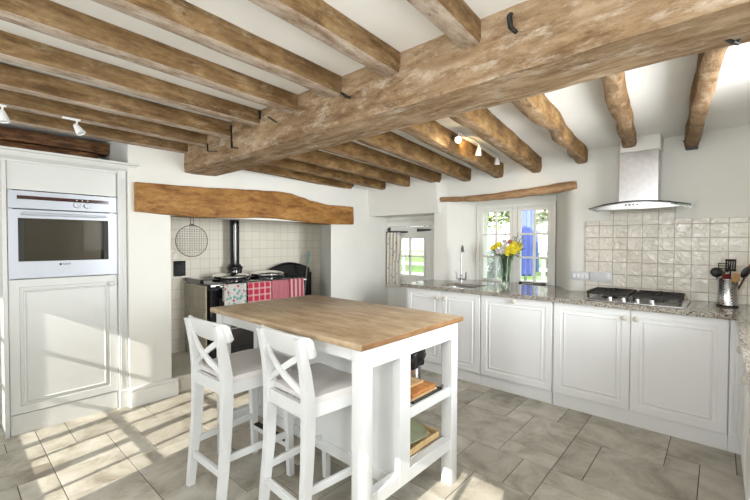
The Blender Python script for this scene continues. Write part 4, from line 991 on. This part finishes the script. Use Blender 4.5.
m.box(lx0+0.008, lx0+0.030, ly0+lw, ly1-lw, ya_, 0.872); m.box(lx1-0.030, lx1-0.008, ly0+lw, ly1-lw, ya_, 0.872)
m.build('apron', FURN, r)
py = 1.350
m = MB(); m.box(lx0+0.055, lx1-0.055, py+0.008, py+0.024, 0.235, 0.872); m.build('back_panel', FURN, r)
m = MB(); m.box(lx1-0.055, lx1-0.006, py+0.006, py+0.082, 0.20, 0.783, 0.002); m.build('end_upright', FURN, r)
m = MB(); m.box(lx0+0.006, lx0+0.055, py, py+0.082, 0.20, 0.783, 0.002); m.build('end_upright', FURN, r)
m = MB(); m.box(lx0+0.055, lx1-0.055, py-0.002, py+0.030, 0.175, 0.235, 0.002); m.build('bottom_rail', FURN, r)
for x in (lx0+0.008, lx1-0.052):
    m = MB(); m.box(x, x+0.044, ly0+lw, ly1-lw, 0.190, 0.252, 0.002); m.build('end_rail', FURN, r)
    m = MB(); m.box(x+0.02, x+0.044, py+0.082, ly1-lw, 0.482, 0.532, 0.002); m.build('shelf_rail', FURN, r)
for z in (0.240, 0.520):
    m = MB(); m.box(lx0+0.052, lx1-0.052, py+0.046, ly1-0.012, z, z+0.014, 0.002); m.build('shelf', PALESTEEL, r)
m = MB(); m.box(-1.70, -1.655, py+0.05, ly1-0.02, 0.254, 0.520); m.build('divider', PALESTEEL, r)
# things on the island shelves (at the right-hand end)
def board(name, lb, x0, x1, y0, y1, z, th, mat, ang=0):
    cx, cy = (x0+x1)/2, (y0+y1)/2; M = Matrix.Translation((cx, cy, 0)) @ Matrix.Rotation(ang, 4, 'Z') @ Matrix.Translation((-cx, -cy, 0))
    m = MB(); m.box(x0, x1, y0, y1, z, z+th, 0.004, 2, M); return tag(m.build(name, mat), lb, 'chopping board')
m = MB(); m.box(-1.44, -1.14, 1.50, 1.74, 0.536, 0.542); 
r2 = thing('roasting_rack', 'low black wire roasting tray under the chopping boards', 'tray', (-1.28, 1.62, 0.534))
m.bm.free(); m = MB(); m.tube([(-1.43, 1.47, 0.539), (-1.065, 1.47, 0.539), (-1.065, 1.72, 0.539), (-1.43, 1.72, 0.539), (-1.43, 1.47, 0.539)], 0.004, 6)
for k in range(11): m.tube([(-1.41+k*0.033, 1.47, 0.537), (-1.41+k*0.033, 1.72, 0.537)], 0.0025, 5)
for x in (-1.42, -1.075):
    for y in (1.48, 1.71): m.tube([(x, y, 0.5345), (x, y, 0.539)], 0.004, 5)
m.build('rack', IRON, r2)
board('chopping_board', 'pale wooden chopping board at bottom of stack on island upper shelf', -1.42, -1.075, 1.47, 1.69, 0.543, 0.013, BOARDL)
board('chopping_board', 'reddish brown chopping board in middle of stack on island upper shelf', -1.43, -1.075, 1.465, 1.675, 0.557, 0.018, BOARDM, 0.03)
board('chopping_board', 'warm orange-brown chopping board at top of stack on island upper shelf', -1.45, -1.13, 1.47, 1.65, 0.576, 0.012, BOARDL, -0.03)
r2 = thing('steel_canister', 'tall stainless steel canister on island upper shelf', 'canister', (-1.27, 1.735, 0.534))
m = MB(); m.lathe((-1.27, 1.735, 0.534), [(0.050, 0), (0.052, 0.004), (0.052, 0.20), (0.048, 0.215), (0.050, 0.22), (0.050, 0.245), (0.02, 0.252)], 28); m.build('body', STEEL, r2)
m = MB(); m.lathe((-1.27, 1.735, 0.785), [(0.012, 0), (0.014, 0.010), (0.006, 0.016)], 16); m.build('lid_knob', IRON, r2)
m = MB(); rings = []
for i in range(13):
    t = i/12; z = 0.615+0.125*t; row = []
    for k in range(36):
        a = 2*PI*k/36; rr2 = 0.062 + 0.006*math.sin(a*7+t*4) + 0.010*math.sin(PI*t) + 0.004*math.sin(a*13-t*9)
        row.append((-1.27+rr2*math.cos(a), 1.735+rr2*math.sin(a), z+0.012*math.sin(a*2+1)))
    rings.append(row)
m.ring_loft(rings, True, False)
tag(m.build('black_bag', simple('black_plastic_film', (0.012, 0.012, 0.014), 0.25, 0, 0.1, 10), smooth=50), 'crumpled black plastic bag wrapped round the steel canister', 'bag')
r2 = thing('bamboo_tray', 'shallow bamboo tray on island lower shelf under the green platter', 'tray', (-1.30, 1.62, 0.256))
m = MB(); m.box(-1.53, -1.11, 1.455, 1.775, 0.2545, 0.262, 0.002); m.build('base', BAMBOO, r2)
m = MB()
for a, b, c, d in ((-1.53, -1.11, 1.455, 1.465), (-1.53, -1.11, 1.765, 1.775), (-1.53, -1.52, 1.455, 1.775), (-1.12, -1.11, 1.455, 1.775)): m.box(a, b, c, d, 0.262, 0.285, 0.002)
m.build('rim', BAMBOO, r2)
GREEN = simple('sage_ceramic', (0.27, 0.29, 0.17), 0.3, 0, 0.12, 8)
r2 = thing('green_platter', 'sage green ceramic platter tilted in bamboo tray on lower shelf', 'platter', (-1.32, 1.60, 0.28))
m = MB(); M = Matrix.Translation((-1.30, 1.60, 0.338)) @ Matrix.Rotation(-0.10, 4, 'X') @ Matrix.Rotation(0.27, 4, 'Y')
def rr2(hx, hy, z, rad): return [M @ Vector(p) for p in rr_ring(-hx, hx, -hy, hy, z, rad)]
m.ring_loft([rr2(0.10, 0.07, -0.008, 0.05), rr2(0.15, 0.10, -0.004, 0.06), rr2(0.185, 0.125, 0.010, 0.07), rr2(0.182, 0.122, 0.014, 0.07), rr2(0.15, 0.10, 0.002, 0.06), rr2(0.10, 0.07, -0.001, 0.05)])
m.build('dish', GREEN, r2)
m = MB(); M = Matrix.Translation((-1.30, 1.60, 0.316)) @ Matrix.Rotation(-0.08, 4, 'X') @ Matrix.Rotation(0.24, 4, 'Y')
m.ring_loft([rr2(0.09, 0.065, -0.006, 0.05), rr2(0.165, 0.110, 0.008, 0.06), rr2(0.162, 0.107, 0.012, 0.06), rr2(0.10, 0.07, 0.0, 0.05)])
tag(m.build('green_platter', GREEN), 'second sage green platter, nested beneath the tilted one on lower shelf', 'platter')

# ------------------------------------------------------------------ bar stools
def make_stool(lb):
    r = thing('bar_stool', lb, 'bar stool', (0, 0, 0), 'white cross-back bar stools at the island')
    wf, wb = 0.195, 0.170        # outer half widths front / back
    lt = 0.036
    for s in (-1, 1):
        m = MB()      # front leg
        a = Vector((s*(wf-lt/2), 0.215-lt/2, 0)); b = Vector((s*(wf-lt/2-0.006), 0.175, 0.60))
        rings = []
        for t, q in ((0, 0.84), (0.6, 1), (1, 1)):
            p = a.lerp(b, t); h = lt/2*q; rings.append([(p.x-h, p.y-h, p.z), (p.x+h, p.y-h, p.z), (p.x+h, p.y+h, p.z), (p.x-h, p.y+h, p.z)])
        m.ring_loft(rings); m.build('leg', FURN, r, smooth=20)
        m = MB()      # back leg and post: sweeps back at foot and top
        rings = []
        for z, y, hy in ((0, -0.205, 0.018), (0.15, -0.190, 0.020), (0.35, -0.172, 0.024), (0.52, -0.166, 0.027), (0.64, -0.168, 0.026), (0.75, -0.182, 0.021), (0.85, -0.204, 0.016), (0.897, -0.217, 0.013)):
            x = s*(wb-lt/2+ (0.006 if z < 0.2 else 0)); h = lt/2*0.92
            rings.append([(x-h, y-hy, z), (x+h, y-hy, z), (x+h, y+hy, z), (x-h, y+hy, z)])
        m.ring_loft(rings); m.build('back_post', FURN, r, smooth=30)
    # apron frame
    m = MB()
    m.bar((-(wf-0.036), 0.178, 0.577), (wf-0.036, 0.178, 0.577), 0.018, 0.062); m.bar((-(wb-0.034), -0.172, 0.577), (wb-0.034, -0.172, 0.577), 0.020, 0.062)
    for s in (-1, 1): m.bar((s*(wb-0.020), -0.150, 0.577), (s*(wf-0.026), 0.165, 0.577), 0.018, 0.062)
    m.build('seat_frame', FURN, r)
    # seat, slightly saddled with rounded front
    m = MB(); nx, ny = 12, 12; g_t = []; g_b = []
    for j in range(ny+1):
        v = j/ny; y = -0.150 + 0.375*v
        hw = (wb-0.004) + (wf+0.008-(wb-0.004))*min(1, v*1.15)
        if v > 0.85: hw -= 0.03*((v-0.85)/0.15)**2
        rt_ = []; rb2 = []
        for i in range(nx+1):
            u = 2*i/nx-1; x = u*hw; e = max(abs(u)**8, abs(2*v-1)**10)
            z = 0.640 + 0.006*u*u - 0.010*math.sin(PI*v)*(1-u*u) + 0.006*math.sin(PI*min(1, v*1.0)) - 0.010*e
            rt_.append(m.bm.verts.new((x, y+ (0.012*(1-u*u) if j == ny else 0), z))); rb2.append(m.bm.verts.new((x*0.985, y+(0.012*(1-u*u) if j == ny else 0), 0.6085)))
        g_t.append(rt_); g_b.append(rb2)
    for j in range(ny):
        for i in range(nx):
            m.bm.faces.new((g_t[j][i], g_t[j][i+1], g_t[j+1][i+1], g_t[j+1][i])); m.bm.faces.new((g_b[j][i], g_b[j+1][i], g_b[j+1][i+1], g_b[j][i+1]))
    for j in range(ny):
        m.bm.faces.new((g_t[j][0], g_t[j+1][0], g_b[j+1][0], g_b[j][0])); m.bm.faces.new((g_t[j][nx], g_b[j][nx], g_b[j+1][nx], g_t[j+1][nx]))
    for i in range(nx):
        m.bm.faces.new((g_t[0][i], g_b[0][i], g_b[0][i+1], g_t[0][i+1])); m.bm.faces.new((g_t[ny][i], g_t[ny][i+1], g_b[ny][i+1], g_b[ny][i]))
    tag(m.build('seat', SEATM, r, smooth=60), 'pale beige-white curved seat')
    # curved top rail in front of the posts
    m = MB(); rings = []
    for i in range(41):
        u = math.sin((2*i/40-1)*PI/2); x = u*(wb+0.018); bow = 0.030*(1-u*u); lean = 0.30
        ez = 0.014*abs(u)**40
        zt, zb = 0.905-ez+0.003*(1-u*u), 0.808+ez*1.0-0.002*(1-u*u)
        yb0 = -0.176-bow*0.7+0.010*abs(u)**12; yt0 = yb0-(zt-zb)*lean
        rings.append([(x, yb0+0.019, zb+0.004), (x, yt0+0.019, zt-0.004), (x, yt0+0.014, zt), (x, yt0+0.004, zt), (x, yt0-0.0, zt-0.004), (x, yb0, zb+0.004), (x, yb0+0.004, zb), (x, yb0+0.014, zb)])
    m.ring_loft(rings); m.build('top_rail', FURN, r, smooth=50)
    # crossed slats
    for s in (-1, 1):
        m = MB(); rings = []
        for i in range(13):
            t = i/12; x = s*(-(wb-0.034) + 2*(wb-0.034)*t); z = 0.655+0.165*t; y = -0.172-0.022*math.sin(PI*t)-0.016*t + (0.006 if s > 0 else -0.006)
            dn = 0.016
            rings.append([(x-0.0, y-0.006, z-dn), (x, y+0.006, z-dn), (x, y+0.006, z+dn), (x, y-0.006, z+dn)])
        m.ring_loft(rings); m.build('cross_slat', FURN, r, smooth=50)
    # rungs
    m = MB(); m.bar((-(wf-0.03), 0.196, 0.165), (wf-0.03, 0.196, 0.165), 0.020, 0.036, bev=0.002); fr = m.build('front_rung', FURN, r)
    m = MB(); m.box(-(wf-0.036), wf-0.036, 0.180, 0.213, 0.178, 0.190, 0.002); tag(m.build('foot_plate', simple('black_foot_plate', (0.010, 0.010, 0.010), 0.8), fr), 'black metal foot strip')
    m = MB(); m.bar((-(wb-0.034), -0.190, 0.165), (wb-0.034, -0.190, 0.165), 0.020, 0.036, bev=0.002); m.build('rear_rung', FURN, r)
    for s in (-1, 1):
        m = MB(); m.bar((s*(wb-0.018), -0.165, 0.235), (s*(wf-0.022), 0.180, 0.235), 0.018, 0.034, bev=0.002); m.build('side_rung', FURN, r)
    return r
s1 = make_stool('white cross-back bar stool on the left, farther along the island nearer the range')
s2 = copy_tree(s1); s2['label'] = 'white cross-back bar stool nearer the camera, partly behind the island front leg'
s1.location = (-1.940, 1.078, 0); s1.rotation_euler = (0, 0, math.radians(1.5))
s2.location = (-1.433, 1.195, 0); s2.rotation_euler = (0, 0, math.radians(-2.4))

# ------------------------------------------------------------------ garden outside
GRASS = simple('lawn_grass', (0.20, 0.36, 0.06), 0.9, 0, 0.2, 3)
m = MB(); m.box(-40, 40, 4.45, 60, -0.5, -0.25); struct('ground_lawn', m, GRASS)
m = MB(); m.box(-8, 8, -14, -1.85, -0.5, -0.2); struct('ground_yard', m, simple('yard_gravel', (0.4, 0.37, 0.32), 0.9))
FOL = [simple('spring_foliage', (0.34, 0.42, 0.16), 0.8, 0, 0.3, 4), simple('grey_foliage', (0.34, 0.38, 0.30), 0.8, 0, 0.2, 4), simple('blossom_foliage', (0.62, 0.60, 0.52), 0.8, 0, 0.2, 4)]
BARK = simple('bark', (0.16, 0.13, 0.10), 0.9)
def tree(lb, x, y, h, rad, mat, seed, dens=2600, leaf=0.10):
    q = random.Random(seed); r = thing('garden_tree', lb, 'tree', (x, y, -0.25), 'trees beyond the lawn')
    m = MB(); m.tube([(x, y, -0.25), (x+0.05, y, h*0.45), (x, y, h*0.8)], [0.12, 0.08, 0.03], 8)
    for k in range(9):
        a = q.uniform(0, 2*PI); z = h*q.uniform(0.35, 0.7); m.tube([(x, y, z), (x+rad*0.7*math.cos(a), y+rad*0.7*math.sin(a), z+q.uniform(0.3, 0.9))], [0.05, 0.02], 5)
    m.build('trunk', BARK, r)
    m = MB()
    for k in range(dens):
        v = Vector((q.gauss(0, 1), q.gauss(0, 1), q.gauss(0, 1))).normalized()*(q.random()**0.4)
        c = Vector((x+v.x*rad, y+v.y*rad, h*0.66+v.z*h*0.36)); n = Vector((q.uniform(-1, 1), q.uniform(-1, 1), q.uniform(-1, 1))).normalized(); t = n.orthogonal().normalized(); b = n.cross(t)
        L = leaf*q.uniform(0.7, 1.4); m.bm.faces.new([m.bm.verts.new(p) for p in (c-t*L, c-b*L*0.6, c+t*L, c+b*L*0.6)])
    m.build('foliage', mat, r, smooth=0)
tree('pale spring-green tree seen in left casement of the sink window', -7.2, 14.0, 5.2, 2.0, FOL[0], 1)
tree('blossoming tree beyond the lawn, seen in the right casement', -4.4, 15.0, 4.6, 1.9, FOL[2], 2)
tree('grey-green shrubby tree seen through the cottage door window', -13.5, 15.0, 4.0, 2.2, FOL[1], 3)
tree('light green tree farther right beyond the fence', -1.8, 17.0, 5.4, 2.2, FOL[0], 4)
tree('tall thin tree at left beyond the fence', -10.5, 17.0, 5.4, 2.0, FOL[1], 5)
tree('budding tree between the pale spring-green one and the blossom', -6.0, 19.0, 6.0, 2.2, FOL[2], 6)
# rail fence
r = thing('paddock_fence', 'pale post-and-rail fence across the far side of the lawn', 'fence', (-8, 11, -0.25)); FENCE = simple('weathered_fence', (0.50, 0.48, 0.44), 0.9)
for k in range(14):
    m = MB(); x = -18+k*1.6; m.box(x-0.05, x+0.05, 10.95, 11.05, -0.25, 1.05); m.build('post', FENCE, r)
for z in (0.15, 0.50, 0.85):
    m = MB(); m.box(-18.2, 3.2, 10.92, 10.95, z, z+0.10); m.build('rail', FENCE, r)
# folded blue parasol close outside the window
BLUE = simple('blue_canvas', (0.20, 0.25, 0.74), 0.85, 0, 0.08, 5)
def parasol(name, lb, x, y, zt, zb, r0, r1, mat, ph=0):
    r = thing(name, lb, 'parasol', (x, y, -0.25))
    m = MB(); m.tube([(x, y, -0.25), (x, y, zt+0.06)], 0.022, 10); m.build('pole', FENCE, r)
    m = MB(); m.lathe((x, y, -0.25), [(0.22, 0), (0.22, 0.04), (0.05, 0.07), (0.03, 0.2)], 20); m.build('base', DARKMET, r)
    m = MB(); rings = []
    for i in range(15):
        t = i/14; z = zt+(zb-zt)*t; rd = r0+(r1-r0)*(t**0.7)
        rings.append([(x+rd*(1+0.16*math.sin(8*a_+ph))*math.cos(a_), y+rd*(1+0.16*math.sin(8*a_+ph))*math.sin(a_), z+0.02*math.sin(8*a_)*t) for a_ in [2*PI*k/48 for k in range(48)]])
    m.ring_loft(rings); m.build('canopy', mat, r, smooth=60)
parasol('folded_parasol', 'folded blue garden parasol close outside the right casement', -2.235, 6.0, 2.30, 0.80, 0.085, 0.105, BLUE)
parasol('folded_parasol', 'smaller blue folded parasol behind the larger one outside window', -2.40, 6.9, 1.50, 0.80, 0.03, 0.055, simple('faded_blue_canvas', (0.15, 0.22, 0.50), 0.85), 1)
# grey-leaved shrub outside left casement
r = thing('garden_shrub', 'rounded grey-green shrub just outside the left casement', 'shrub', (-2.78, 6.0, -0.25))
m = MB(); m.tube([(-2.78, 6.0, -0.25), (-2.77, 6.0, 0.7)], 0.025, 6); m.build('stem', BARK, r)
m = MB(); q = random.Random(9)
for k in range(900):
    v = Vector((q.gauss(0, 1), q.gauss(0, 1), q.gauss(0, 1))).normalized()*(q.random()**0.4)
    c = Vector((-2.75+v.x*0.22, 6.0+v.y*0.22, 0.80+v.z*0.42)); n = Vector((q.uniform(-1, 1), q.uniform(-1, 1), q.uniform(-1, 1))).normalized(); t = n.orthogonal().normalized(); b = n.cross(t); L = 0.028
    m.bm.faces.new([m.bm.verts.new(p) for p in (c-t*L, c-b*L*0.6, c+t*L, c+b*L*0.6)])
m.build('foliage', simple('shrub_leaves', (0.50, 0.54, 0.53), 0.8, 0, 0.2, 8), r, smooth=0)
